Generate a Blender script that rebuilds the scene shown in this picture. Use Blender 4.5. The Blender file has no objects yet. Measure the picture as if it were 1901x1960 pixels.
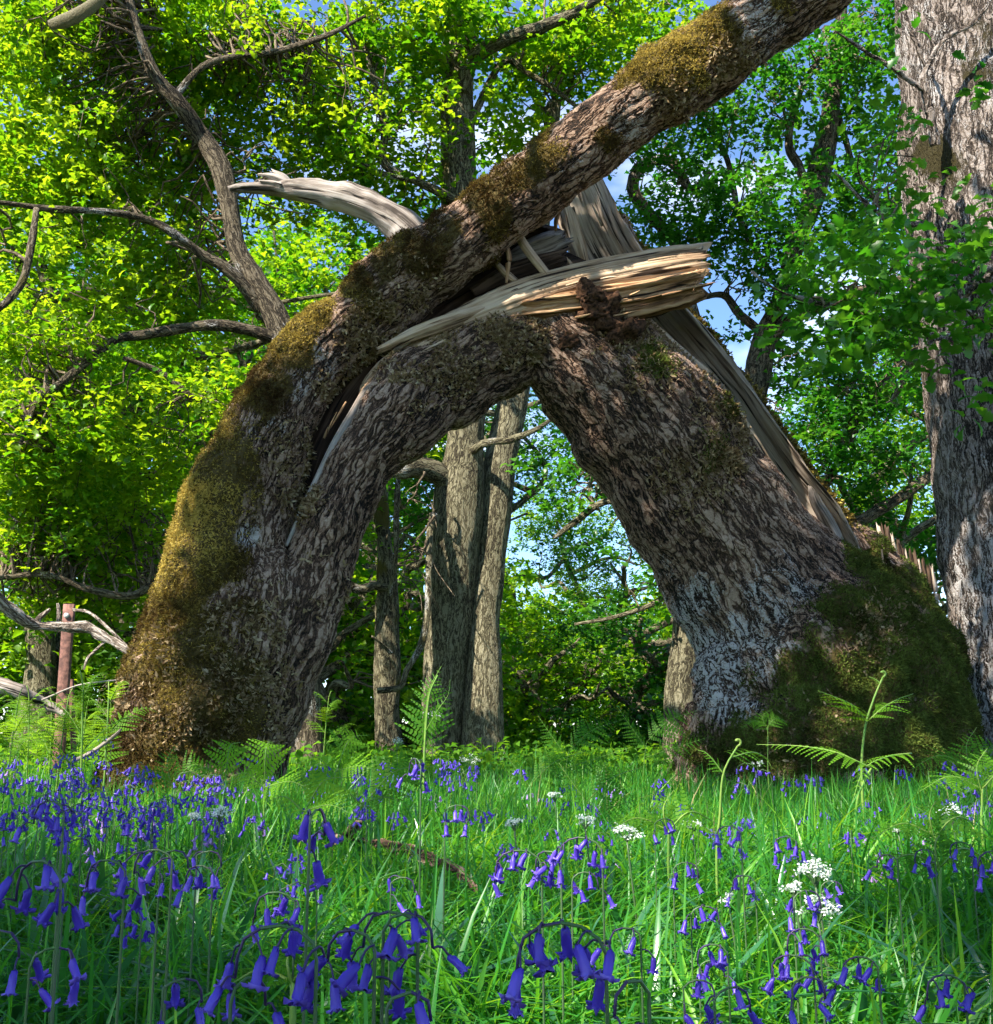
import bpy, math, random
import numpy as np
from mathutils import Vector, Matrix, Euler

rng = np.random.default_rng(11)
random.seed(11)
C = bpy.context.scene.collection
R = math.radians

# ------------------------------------------------------------------ camera
F_PX, CX, CY, W0, H0 = 2100.0, 950.5, 980.0, 1901.0, 1960.0
PITCH = R(11.3)
CAM = np.array([0.0, 0.0, 0.45])
FWD = np.array([0, math.cos(PITCH), math.sin(PITCH)])
UPV = np.array([0, -math.sin(PITCH), math.cos(PITCH)])
RGT = np.array([1.0, 0, 0])
SUN = np.array([-0.70, -0.60, 1.0]); SUN /= np.linalg.norm(SUN)

def at(u, v, y):
    """a point of the place: sight line through (u, v), y metres in front"""
    d = FWD + RGT * (u - CX) / F_PX + UPV * (CY - v) / F_PX
    return CAM + d * (y / d[1])

def proj(P):
    d = np.asarray(P) - CAM
    z = d @ FWD
    zz = np.where(np.abs(z) < 1e-6, 1e-6, z)
    return CX + F_PX * (d @ RGT) / zz, CY - F_PX * (d @ UPV) / zz, z

# ------------------------------------------------------------------ noise
def _hash(i):
    i = i.astype(np.uint32)
    h = i[..., 0] * np.uint32(374761393) + i[..., 1] * np.uint32(668265263) + i[..., 2] * np.uint32(2246822519)
    h = (h ^ (h >> np.uint32(13))) * np.uint32(1274126177)
    h = h ^ (h >> np.uint32(16))
    return (h & np.uint32(0xFFFFFF)).astype(np.float64) / float(0xFFFFFF)

def noise(p):
    p = np.asarray(p, float)
    i = np.floor(p).astype(np.int64); f = p - i
    f = f * f * (3 - 2 * f)
    r = 0
    for a in (0, 1):
        for b in (0, 1):
            for c in (0, 1):
                w = (f[..., 0] if a else 1 - f[..., 0]) * (f[..., 1] if b else 1 - f[..., 1]) * (f[..., 2] if c else 1 - f[..., 2])
                r = r + w * _hash(i + np.array([a, b, c]))
    return r * 2 - 1

def fbm(p, o=3):
    r = 0; a = 1.0; p = np.asarray(p, float)
    for k in range(o):
        r = r + a * noise(p + 17.3 * k); p = p * 2.03; a *= 0.5
    return r

def sstep(x, a, b):
    t = np.clip((x - a) / (b - a), 0, 1); return t * t * (3 - 2 * t)

def nrm(v):
    return v / np.maximum(np.linalg.norm(v, axis=-1, keepdims=True), 1e-9)

def rand_unit(n):
    return nrm(rng.normal(size=(n, 3)))

def ground(x, y):
    x = np.asarray(x, float); y = np.asarray(y, float)
    p = np.stack([x, y, x * 0], -1)
    return 0.05 * fbm(p * 0.5, 3) + 0.012 * noise(p * 4)

# ------------------------------------------------------------------ objects
def mk(name, V, F, mat, parent=None, attrs=None, smooth=True, mi=None, loc=None):
    V = np.asarray(V, float)
    me = bpy.data.meshes.new(name)
    Fs = F if isinstance(F, list) else [F]
    Fs = [np.asarray(f, dtype=np.int32) for f in Fs if len(f)]
    if loc is not None:
        V = V - np.asarray(loc)
    me.vertices.add(len(V)); me.vertices.foreach_set('co', V.astype(np.float32).ravel())
    idx = np.concatenate([f.ravel() for f in Fs])
    tot = np.concatenate([np.full(len(f), f.shape[1], np.int32) for f in Fs])
    st = np.concatenate([[0], np.cumsum(tot)[:-1]]).astype(np.int32)
    me.loops.add(len(idx)); me.loops.foreach_set('vertex_index', idx)
    me.polygons.add(len(tot)); me.polygons.foreach_set('loop_start', st); me.polygons.foreach_set('loop_total', tot)
    if smooth:
        me.polygons.foreach_set('use_smooth', np.ones(len(tot), bool))
    mats = mat if isinstance(mat, (list, tuple)) else [mat]
    for m in mats: me.materials.append(m)
    if mi is not None: me.polygons.foreach_set('material_index', np.asarray(mi, np.int32))
    for k, a in (attrs or {}).items():
        a = np.asarray(a, np.float32)
        if a.ndim == 2:
            at_ = me.attributes.new(k, 'FLOAT_VECTOR', 'POINT'); at_.data.foreach_set('vector', a.ravel())
        else:
            at_ = me.attributes.new(k, 'FLOAT', 'POINT'); at_.data.foreach_set('value', a.ravel())
    me.update(calc_edges=True)
    o = bpy.data.objects.new(name, me); C.objects.link(o)
    if loc is not None: o.location = Vector(loc)
    if parent is not None:
        o.parent = parent
        if loc is None and parent.location.length > 0:
            # vertices were given in world space: keep them there
            me.transform(Matrix.Translation(-parent.location))
    return o

def tag(o, label, cat, group=None, kind=None):
    if label: o['label'] = label
    if cat: o['category'] = cat
    if group: o['group'] = group
    if kind: o['kind'] = kind
    return o

def thing(name, label, cat, loc=(0, 0, 0), group=None):
    o = bpy.data.objects.new(name, None); C.objects.link(o)
    o.empty_display_size = 0.1
    o.location = Vector(loc)
    return tag(o, label, cat, group)

class MB:
    """collects pieces (vertices, faces, point attributes) into one mesh"""
    def __init__(s): s.V = []; s.F = {}; s.A = {}; s.n = 0; s.M = {}
    def add(s, V, F, A=None, m=0):
        V = np.asarray(V, float)
        for f in (F if isinstance(F, list) else [F]):
            f = np.asarray(f)
            if len(f): s.F.setdefault(f.shape[1], []).append(f + s.n); s.M.setdefault(f.shape[1], []).append(np.full(len(f), m))
        s.V.append(V); s.n += len(V)
        for k, a in (A or {}).items(): s.A.setdefault(k, []).append(np.asarray(a, float))
    def build(s, name, mat, parent=None, smooth=True, loc=None, extra=None):
        A = {k: np.concatenate(a) for k, a in s.A.items()}
        if extra: A.update(extra)
        ks = list(s.F)
        return mk(name, np.concatenate(s.V), [np.concatenate(s.F[k]) for k in ks], mat, parent, A, smooth,
                  np.concatenate([np.concatenate(s.M[k]) for k in ks]), loc)

# ------------------------------------------------------------------ tubes
def spline(P, n):
    P = np.asarray(P, float)
    if len(P) == 2: return P[0] + (P[1] - P[0]) * np.linspace(0, 1, n)[:, None]
    Q = np.vstack([2 * P[0] - P[1], P, 2 * P[-1] - P[-2]])
    k = len(P) - 1
    d = np.concatenate([[0], np.cumsum(np.linalg.norm(np.diff(P[:, :min(3, P.shape[1])], axis=0), axis=1))])
    t = np.interp(np.linspace(0, d[-1], n), d, np.arange(k + 1))
    i = np.minimum(t.astype(int), k - 1); f = (t - i)[:, None]
    a, b, c, e = Q[i], Q[i + 1], Q[i + 2], Q[i + 3]
    return 0.5 * (2 * b + (c - a) * f + (2 * a - 5 * b + 4 * c - e) * f ** 2 + (3 * b - a - 3 * c + e) * f ** 3)

def frames(P, up=np.array([0.13, 1.0, 0.09])):
    T = nrm(np.gradient(P, axis=0))
    n = up - T[0] * (up @ T[0]); n /= np.linalg.norm(n)
    N = [n]
    for k in range(1, len(P)):
        m = N[-1] - T[k] * (N[-1] @ T[k]); N.append(m / max(np.linalg.norm(m), 1e-9))
    N = np.array(N); return T, N, np.cross(T, N)

def tube(pts, rad, n=24, m=10, rough=0.0, fr=4.0, cap=True, ks=0.5, flute=0.0):
    """pts (k,3) and radii -> vertices, faces, bark coordinates"""
    D = np.column_stack([np.asarray(pts, float), np.asarray(rad, float)])
    D = spline(D, n); P, r = D[:, :3], np.maximum(D[:, 3], 1e-4)
    T, N, B = frames(P)
    th = np.linspace(0, 2 * math.pi, m, endpoint=False)
    co, si = np.cos(th), np.sin(th)
    dirs = N[:, None] * co[None, :, None] + B[:, None] * si[None, :, None]
    rr = r[:, None] * np.ones(m)
    if rough:
        rr = rr * (1 + rough * fbm((P[:, None] + dirs * r[:, None, None]) * fr, 2))
    V = P[:, None] + dirs * rr[..., None]
    s = np.concatenate([[0], np.cumsum(np.linalg.norm(np.diff(P, axis=0), axis=1))])
    bk = np.stack([rr * co, rr * si, np.repeat(s[:, None] * ks, m, 1)], -1) + (P[0] * 3.1)
    i = np.arange(n - 1)[:, None] * m; j = np.arange(m)
    a = i + j; b = i + (j + 1) % m
    F = [np.stack([a, b, b + m, a + m], -1).reshape(-1, 4)]
    V = V.reshape(-1, 3); bk = bk.reshape(-1, 3)
    if cap:
        c0 = len(V); V = np.vstack([V, P[:1], P[-1:]]); bk = np.vstack([bk, bk[:1], bk[-1:]])
        jn = (j + 1) % m
        F.append(np.stack([jn, j, np.full(m, c0)], -1)); F.append(np.stack([(n - 1) * m + j, (n - 1) * m + jn, np.full(m, c0 + 1)], -1))
    return V, F, {'bk': bk}

def px(pts):
    """[(u, v, y, r_px)] -> points, radii in metres"""
    P = np.array([at(a, b, c) for a, b, c, d in pts])
    z = (P - CAM) @ FWD
    return P, np.array([d for *_, d in pts]) * z / F_PX

# ------------------------------------------------------------------ materials
def newmat(name):
    m = bpy.data.materials.new(name); m.use_nodes = True
    nt = m.node_tree; nt.nodes.clear()
    return m, nt
class NT:
    def __init__(s, name):
        s.m = bpy.data.materials.new(name); s.m.use_nodes = True; s.t = s.m.node_tree; s.t.nodes.clear()
    def n(s, typ, inp=None, **kw):
        x = s.t.nodes.new(typ)
        for k, v in kw.items(): setattr(x, k, v)
        for k, v in (inp or {}).items():
            if isinstance(v, bpy.types.NodeSocket): s.t.links.new(v, x.inputs[k])
            else: x.inputs[k].default_value = v
        return x
    def math(s, op, a, b=0.0, clamp=False):
        x = s.n('ShaderNodeMath', operation=op, use_clamp=clamp)
        for k, v in ((0, a), (1, b)):
            if isinstance(v, bpy.types.NodeSocket): s.t.links.new(v, x.inputs[k])
            else: x.inputs[k].default_value = v
        return x.outputs[0]
    def mr(s, v, a, b, c=0.0, d=1.0, smooth=True):
        x = s.n('ShaderNodeMapRange', {'Value': v, 'From Min': a, 'From Max': b, 'To Min': c, 'To Max': d})
        if smooth: x.interpolation_type = 'SMOOTHSTEP'
        return x.outputs[0]
    def mix(s, f, a, b, mode='MIX'):
        x = s.n('ShaderNodeMix', data_type='RGBA', blend_type=mode)
        for k, v in ((0, f), (6, a), (7, b)):
            if isinstance(v, bpy.types.NodeSocket): s.t.links.new(v, x.inputs[k])
            elif k == 0: x.inputs[0].default_value = v
            else: x.inputs[k].default_value = (*v, 1)
        return x.outputs[2]
    def ramp(s, f, stops):
        x = s.n('ShaderNodeValToRGB', {'Fac': f}); e = x.color_ramp.elements
        while len(e) < len(stops): e.new(0.5)
        for q, (p, c) in zip(e, stops): q.position = p; q.color = (*c, 1)
        return x.outputs[0]
    def attr(s, name, out='Fac'):
        return s.n('ShaderNodeAttribute', attribute_name=name).outputs[out]
    def noise(s, vec, scale, detail=3, rough=0.55, dist=0.0):
        return s.n('ShaderNodeTexNoise', {'Vector': vec, 'Scale': scale, 'Detail': detail, 'Roughness': rough, 'Distortion': dist}).outputs['Fac']
    def out(s, surf, disp=None):
        o = s.n('ShaderNodeOutputMaterial'); s.t.links.new(surf, o.inputs['Surface'])
        if disp is not None: s.t.links.new(disp, o.inputs['Displacement'])
        return s.m

def bark_mat(name, dark, mid_c, light, scale=15.0, height=0.02, lichen=0.0, mosscol=(0.10, 0.075, 0.02), true_disp=True, lich_lit_col=(0.46, 0.45, 0.44)):
    t = NT(name)
    bk = t.attr('bk', 'Vector')
    w = t.n('ShaderNodeTexNoise', {'Vector': bk, 'Scale': 11.0, 'Detail': 2.0}).outputs['Color']
    w = t.n('ShaderNodeVectorMath', {0: w, 1: (0.5, 0.5, 0.5)}, operation='SUBTRACT').outputs[0]
    w = t.n('ShaderNodeVectorMath', {0: w, 'Scale': 0.11}, operation='SCALE').outputs[0]
    v = t.n('ShaderNodeVectorMath', {0: bk, 1: w}, operation='ADD').outputs[0]
    fine = t.noise(bk, scale * 4.2, 3, 0.75)
    mid = t.noise(v, scale * 1.1, 2, 0.6)
    e = t.n('ShaderNodeTexVoronoi', {'Vector': v, 'Scale': scale}, feature='DISTANCE_TO_EDGE').outputs['Distance']
    crust = t.noise(t.n('ShaderNodeNewGeometry').outputs['Position'], 85.0, 3, 0.75)
    er = t.math('ADD', e, t.math('MULTIPLY', t.math('SUBTRACT', fine, 0.5), 0.25))
    er = t.math('ADD', er, t.math('MULTIPLY', t.math('SUBTRACT', mid, 0.5), 0.3))
    plate = t.mr(er, -0.02, 0.14)
    big = t.noise(bk, 2.3, 2)
    lg = t.n('ShaderNodeMapping', {'Vector': v, 'Scale': (1, 1, 0.30)}).outputs[0]
    gn = t.math('ABSOLUTE', t.math('SUBTRACT', t.noise(lg, scale * 0.85, 3, 0.62), 0.5))
    groove = t.mr(t.math('ADD', gn, t.math('MULTIPLY', t.math('SUBTRACT', crust, 0.5), 0.05)), 0.004, 0.085)
    h = t.math('MULTIPLY', groove, t.math('ADD', t.math('MULTIPLY', plate, 0.24), 0.34))
    h = t.math('ADD', h, t.math('MULTIPLY', fine, 0.30)); h = t.math('ADD', h, t.math('MULTIPLY', crust, 0.52)); h = t.math('SUBTRACT', h, 0.10)
    tone = t.math('MULTIPLY', h, 0.72)
    tone = t.math('ADD', tone, t.math('MULTIPLY', t.math('SUBTRACT', big, 0.5), 0.42))
    tone = t.math('SUBTRACT', tone, 0.05)
    col = t.ramp(tone, [(0.14, dark), (0.44, mid_c), (0.62, tuple((p + q) / 2 for p, q in zip(mid_c, light))), (0.82, light)])
    # pale lichen crust, and sunlight put into the bark colour by the same mask
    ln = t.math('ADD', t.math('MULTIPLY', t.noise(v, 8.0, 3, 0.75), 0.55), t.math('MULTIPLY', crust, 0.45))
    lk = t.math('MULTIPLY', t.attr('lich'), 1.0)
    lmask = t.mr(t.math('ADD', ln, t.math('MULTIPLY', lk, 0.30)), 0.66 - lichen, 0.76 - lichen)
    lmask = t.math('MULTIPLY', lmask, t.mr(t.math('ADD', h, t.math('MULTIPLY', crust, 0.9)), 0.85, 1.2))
    col = t.mix(t.math('MULTIPLY', lmask, 0.7), col, lich_lit_col)
    # moss stain under the tufts
    mm = t.math('ADD', t.attr('moss'), t.math('MULTIPLY', t.math('SUBTRACT', t.noise(bk, 12, 3, 0.7), 0.5), 1.0))
    mcol = t.mix(fine, (mosscol[0] * 0.35, mosscol[1] * 0.35, mosscol[2] * 0.35), mosscol)
    col = t.mix(t.mr(mm, 0.3, 0.6), col, mcol)
    b = t.n('ShaderNodeBsdfPrincipled', {'Base Color': col, 'Roughness': 0.9, 'Specular IOR Level': 0.2})
    d = t.n('ShaderNodeDisplacement', {'Height': h, 'Midlevel': 0.6, 'Scale': height})
    t.out(b.outputs[0], d.outputs[0])
    t.m.displacement_method = 'BOTH' if true_disp else 'BUMP'
    return t.m

def wood_mat(name, dark, mid, light, grain=60.0, height=0.006):
    t = NT(name)
    bk = t.attr('bk', 'Vector')
    g = t.n('ShaderNodeMapping', {'Vector': bk, 'Scale': (1, 1, 0.055)}).outputs[0]
    n1 = t.noise(g, grain, 4, 0.65, 0.3); n2 = t.noise(g, grain * 0.22, 4, 0.6, 0.5); n3 = t.noise(bk, 3.0, 3)
    f = t.math('ADD', t.math('MULTIPLY', n1, 0.45), t.math('MULTIPLY', n2, 0.55))
    f = t.math('ADD', f, t.math('MULTIPLY', t.math('SUBTRACT', n3, 0.5), 0.3))
    col = t.ramp(f, [(0.38, dark), (0.48, mid), (0.60, light)])
    crack = t.mr(t.noise(g, grain * 0.5, 2, 0.6, 0.2), 0.33, 0.42)
    col = t.mix(crack, tuple(c * 0.25 for c in dark), col)
    b = t.n('ShaderNodeBsdfPrincipled', {'Base Color': col, 'Roughness': 0.8, 'Specular IOR Level': 0.2})
    d = t.n('ShaderNodeDisplacement', {'Height': t.math('ADD', f, t.math('MULTIPLY', crack, 0.6)), 'Midlevel': 0.8, 'Scale': height})
    t.out(b.outputs[0], d.outputs[0]); t.m.displacement_method = 'BUMP'
    return t.m

def leaf_mat(name, stops, tstops, tr=0.5, gloss=0.05, rough=0.4):
    t = NT(name)
    r = t.attr('rnd')
    c1 = t.ramp(r, stops); c2 = t.ramp(r, tstops)
    d = t.n('ShaderNodeBsdfDiffuse', {'Color': c1}); x = t.n('ShaderNodeBsdfTranslucent', {'Color': c2})
    m1 = t.n('ShaderNodeMixShader', {0: tr, 1: d.outputs[0], 2: x.outputs[0]})
    g = t.n('ShaderNodeBsdfGlossy', {'Color': (1, 1, 1, 1), 'Roughness': rough})
    m2 = t.n('ShaderNodeMixShader', {0: gloss, 1: m1.outputs[0], 2: g.outputs[0]})
    return t.out(m2.outputs[0])

def plain(name, col, rough=0.7, col2=None, scale=20.0, spec=0.3):
    t = NT(name)
    c = t.n('ShaderNodeTexCoord').outputs['Object']
    n = t.noise(c, scale, 4, 0.6)
    k = t.mix(t.mr(n, 0.35, 0.65), col, col2 or tuple(a * 0.6 for a in col))
    b = t.n('ShaderNodeBsdfPrincipled', {'Base Color': k, 'Roughness': rough, 'Specular IOR Level': spec})
    return t.out(b.outputs[0])

M = {}
M['bark'] = bark_mat('old_oak_bark', (0.009, 0.006, 0.004), (0.145, 0.083, 0.052), (0.50, 0.365, 0.27), 25, 0.020, mosscol=(0.12, 0.085, 0.025))
M['bark_far'] = bark_mat('oak_bark', (0.02, 0.015, 0.009), (0.125, 0.11, 0.062), (0.30, 0.27, 0.18), 30, 0.014, true_disp=False, mosscol=(0.12, 0.10, 0.02))
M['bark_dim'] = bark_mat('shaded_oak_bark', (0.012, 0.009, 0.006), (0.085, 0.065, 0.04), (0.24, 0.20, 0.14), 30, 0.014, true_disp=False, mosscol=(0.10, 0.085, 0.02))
M['bark_grey'] = bark_mat('grey_oak_bark', (0.011, 0.008, 0.006), (0.15, 0.115, 0.09), (0.44, 0.38, 0.34), 25, 0.022, lichen=0.05, mosscol=(0.05, 0.04, 0.012))
M['bark_twig'] = bark_mat('twig_bark', (0.04, 0.03, 0.02), (0.13, 0.095, 0.06), (0.30, 0.25, 0.17), 30, 0.006, true_disp=False)
M['bark_pale'] = bark_mat('pale_dead_bark', (0.05, 0.035, 0.025), (0.30, 0.24, 0.19), (0.62, 0.56, 0.50), 40, 0.01, true_disp=False)
M['dead'] = wood_mat('dead_grey_wood', (0.05, 0.038, 0.03), (0.22, 0.18, 0.15), (0.42, 0.37, 0.33), 45, 0.01)
M['pale'] = wood_mat('split_oak_wood', (0.10, 0.055, 0.028), (0.33, 0.22, 0.13), (0.52, 0.39, 0.265), 60, 0.012)
M['brown'] = wood_mat('split_heart_wood', (0.06, 0.028, 0.012), (0.24, 0.125, 0.058), (0.46, 0.29, 0.155), 60, 0.012)
M['greywood'] = wood_mat('weathered_grey_wood', (0.11, 0.08, 0.058), (0.31, 0.24, 0.18), (0.46, 0.38, 0.30), 55, 0.008)
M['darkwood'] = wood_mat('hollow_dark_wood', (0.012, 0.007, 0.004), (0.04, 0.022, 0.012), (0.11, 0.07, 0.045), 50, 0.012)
M['moss'] = leaf_mat('moss', [(0.0, (0.06, 0.035, 0.015)), (0.4, (0.115, 0.085, 0.026)), (0.7, (0.25, 0.19, 0.045)), (1, (0.52, 0.40, 0.10))],
                     [(0.0, (0.06, 0.035, 0.01)), (0.5, (0.26, 0.18, 0.03)), (1, (0.6, 0.44, 0.09))], 0.3, 0.0)
M['darkmoss'] = leaf_mat('dark_moss', [(0.0, (0.035, 0.024, 0.01)), (0.5, (0.07, 0.10, 0.02)), (1, (0.16, 0.21, 0.04))],
                     [(0.0, (0.04, 0.03, 0.01)), (1, (0.16, 0.14, 0.03))], 0.25, 0.0)
M['lichen'] = leaf_mat('leafy_lichen', [(0.0, (0.10, 0.06, 0.03)), (0.5, (0.26, 0.18, 0.09)), (1, (0.5, 0.4, 0.25))],
                       [(0.0, (0.1, 0.06, 0.03)), (1, (0.4, 0.3, 0.15))], 0.25, 0.0)
M['leaf'] = leaf_mat('oak_leaf', [(0, (0.025, 0.11, 0.006)), (0.5, (0.06, 0.18, 0.008)), (1, (0.15, 0.27, 0.012))],
                     [(0, (0.08, 0.29, 0.004)), (0.5, (0.23, 0.50, 0.006)), (1, (0.48, 0.66, 0.012))], 0.52, 0.02)
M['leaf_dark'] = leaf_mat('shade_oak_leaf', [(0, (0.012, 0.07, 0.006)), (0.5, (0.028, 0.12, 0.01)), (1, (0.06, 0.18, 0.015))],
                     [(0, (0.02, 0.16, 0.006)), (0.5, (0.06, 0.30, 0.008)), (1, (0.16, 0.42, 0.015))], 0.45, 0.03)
M['grass'] = leaf_mat('grass', [(0, (0.016, 0.12, 0.018)), (0.6, (0.045, 0.22, 0.022)), (0.93, (0.14, 0.33, 0.025)), (1, (0.34, 0.29, 0.12))],
                      [(0, (0.06, 0.34, 0.015)), (0.6, (0.17, 0.52, 0.018)), (0.93, (0.40, 0.66, 0.02)), (1, (0.4, 0.35, 0.12))], 0.42, 0.02, 0.4)
M['strap'] = leaf_mat('strap_leaf', [(0, (0.018, 0.10, 0.035)), (0.7, (0.04, 0.16, 0.06)), (1, (0.08, 0.22, 0.04))], [(0, (0.03, 0.2, 0.04)), (1, (0.14, 0.4, 0.03))], 0.35, 0.07, 0.3)
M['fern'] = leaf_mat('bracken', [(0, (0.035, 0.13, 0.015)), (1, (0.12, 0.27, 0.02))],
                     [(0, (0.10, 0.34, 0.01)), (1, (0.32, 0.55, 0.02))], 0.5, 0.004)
M['stalk'] = plain('green_stalk', (0.10, 0.22, 0.03), 0.5, (0.16, 0.24, 0.04), 30)
M['stem'] = plain('bluebell_stem', (0.05, 0.12, 0.03), 0.45, (0.07, 0.10, 0.05), 40)
M['stem_top'] = plain('violet_stem', (0.035, 0.02, 0.09), 0.45, (0.05, 0.03, 0.07), 40)
M['bell'] = leaf_mat('bluebell', [(0, (0.05, 0.018, 0.30)), (0.5, (0.11, 0.055, 0.56)), (1, (0.33, 0.23, 0.80))],
                     [(0, (0.06, 0.015, 0.36)), (1, (0.24, 0.12, 0.75))], 0.35, 0.03)
M['bell_pink'] = leaf_mat('lilac_bluebell', [(0, (0.30, 0.18, 0.60)), (1, (0.62, 0.40, 0.78))],
                     [(0, (0.4, 0.2, 0.7)), (1, (0.7, 0.42, 0.85))], 0.4, 0.03)
M['white'] = leaf_mat('white_petal', [(0, (0.6, 0.66, 0.58)), (1, (0.82, 0.84, 0.78))], [(0, (0.5, 0.6, 0.45)), (1, (0.8, 0.82, 0.7))], 0.35, 0.0)
M['post'] = plain('red_brown_post', (0.25, 0.12, 0.09), 0.85, (0.10, 0.05, 0.04), 22)
M['bolt'] = plain('bolt_steel', (0.6, 0.58, 0.55), 0.4)
M['rot'] = plain('rotten_wood', (0.09, 0.045, 0.024), 0.95, (0.014, 0.008, 0.005), 45, 0.1)

def ground_mat():
    t = NT('woodland_floor'); p = t.n('ShaderNodeNewGeometry').outputs['Position']
    c = t.ramp(t.noise(p, 3.0, 6, 0.7), [(0.3, (0.018, 0.02, 0.008)), (0.5, (0.035, 0.06, 0.015)), (0.7, (0.05, 0.085, 0.02))])
    c = t.mix(t.mr(t.noise(p, 22.0, 4, 0.7), 0.5, 0.62), c, (0.09, 0.065, 0.035))
    b = t.n('ShaderNodeBsdfPrincipled', {'Base Color': c, 'Roughness': 0.95, 'Specular IOR Level': 0.1})
    d = t.n('ShaderNodeDisplacement', {'Height': t.noise(p, 40.0, 4, 0.7), 'Scale': 0.03})
    t.out(b.outputs[0], d.outputs[0]); return t.m
M['ground'] = ground_mat()

# ------------------------------------------------------------------ leaves
def leaf_template(kind):
    if kind == 'lobed':      # lobed oak leaf, seven rows
        y = np.array([0, .14, .27, .38, .52, .63, .78, .88, 1.0]); w = np.array([.02, .12, .09, .24, .16, .34, .22, .24, .03])
    elif kind == 'mid':
        y = np.array([0, .3, .48, .7, 1.0]); w = np.array([.03, .22, .16, .34, .05])
    else:
        y = np.array([0, .6, 1.0]); w = np.array([.04, .33, .06])
    k = len(y)
    z = 0.10 * np.sin(y * 3.0) - 0.12 * y * y
    V = np.zeros((k, 3, 3))
    V[:, :, 1] = y[:, None]; V[:, 0, 0] = -w; V[:, 2, 0] = w
    V[:, :, 2] = z[:, None]; V[:, 0, 2] += w * 0.35; V[:, 2, 2] += w * 0.35
    F = []
    for r in range(k - 1):
        for c in range(2):
            a = r * 3 + c; F.append((a, a + 1, a + 4, a + 3))
    return V.reshape(-1, 3), np.array(F)
LEAF = {k: leaf_template(k) for k in ('lobed', 'mid', 'low')}

def leaves(P, L, kind, up=0.75, axis=None, rnd=None):
    """one leaf blade at each point P with length L"""
    n = len(P); T, F = LEAF[kind]
    a = rand_unit(n); a[:, 2] *= 0.5
    if axis is not None: a = a * 0.8 + axis
    a = nrm(a)
    nn = rand_unit(n) * (1 - up) * 1.3 + np.array([0, 0, up]); nn = nn - a * np.sum(nn * a, 1, keepdims=True); nn = nrm(nn)
    b = np.cross(a, nn)
    V = P[:, None] + L[:, None, None] * (T[None, :, 0, None] * b[:, None] + T[None, :, 1, None] * a[:, None] + T[None, :, 2, None] * nn[:, None])
    k = len(T)
    FF = (F[None] + (np.arange(n) * k)[:, None, None]).reshape(-1, 4)
    if rnd is None: rnd = rng.random(n)
    return V.reshape(-1, 3), FF, np.repeat(rnd, k)

def crown(blobs, dens=1.0, L=0.10, kind='mid', per=13, flat=0.55, up=0.7, tone=0.0, lit=None):
    """blobs: (centre, (rx, ry, rz), number of clusters). Returns leaf mesh data and the clusters' centres"""
    cl = []; big = []
    for c, r, n in blobs:
        n = max(1, int(n * dens))
        d = rand_unit(n) * (rng.random((n, 1)) ** 0.42)
        cl.append(np.asarray(c) + d * np.asarray(r)); big.append(np.full(n, np.mean(r)))
    cl = np.concatenate(cl)
    if lit is not None:
        keep = lit(cl); cl = cl[keep]
    m = len(cl)
    ns = 3
    sp = np.repeat(cl, ns, 0) + rng.normal(size=(m * ns, 3)) * np.array([0.26, 0.26, 0.26 * flat]) * (L / 0.1)
    d = rand_unit(len(sp)); d[:, 2] *= 0.3
    P = np.repeat(sp, per, 0) + np.repeat(d, per, 0) * (rng.random((len(sp) * per, 1)) - 0.4) * 2.6 * L + rng.normal(size=(len(sp) * per, 3)) * L * 0.55
    Ls = L * (0.65 + 0.6 * rng.random(len(P)))
    rs = np.clip(np.repeat(0.5 + 0.29 * rng.normal(size=len(sp)), per) + 0.12 * rng.normal(size=len(P)) + tone, 0, 1)
    V, F, r = leaves(P, Ls, kind, up, np.repeat(d, per, 0) * 0.6, rs)
    return V, F, r, cl

def twigs(mb, cl, limb_pts, n=7, r0=0.018, r1=0.003, maxlen=1.5):
    """a crooked twig from the nearest limb out to every leaf cluster"""
    for c in cl:
        d = np.linalg.norm(limb_pts - c, axis=1); k = int(np.argmin(d * (1 + 0.5 * rng.random(len(d)))))
        if d[k] > maxlen or d[k] < 0.05 or rng.random() < 0.45: continue
        a = limb_pts[k]; L = d[k]
        q = np.linspace(0, 1, n)[:, None]
        P = a + (c - a) * q + rng.normal(size=(n, 3)) * 0.13 * L * np.sin(q * math.pi * 0.9) + np.array([0, 0, 0.12 * L]) * np.sin(q * math.pi)
        P[0] = a
        rr = np.linspace(min(r0, 0.006 + 0.009 * L), r1, n)
        V, F, A = tube(P, rr, n=n + 3, m=4, cap=False); mb.add(V, F, A)

def zeros_attr(o):
    for k in ('moss', 'lich'):
        if k not in o.data.attributes: o.data.attributes.new(k, 'FLOAT', 'POINT')

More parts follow.
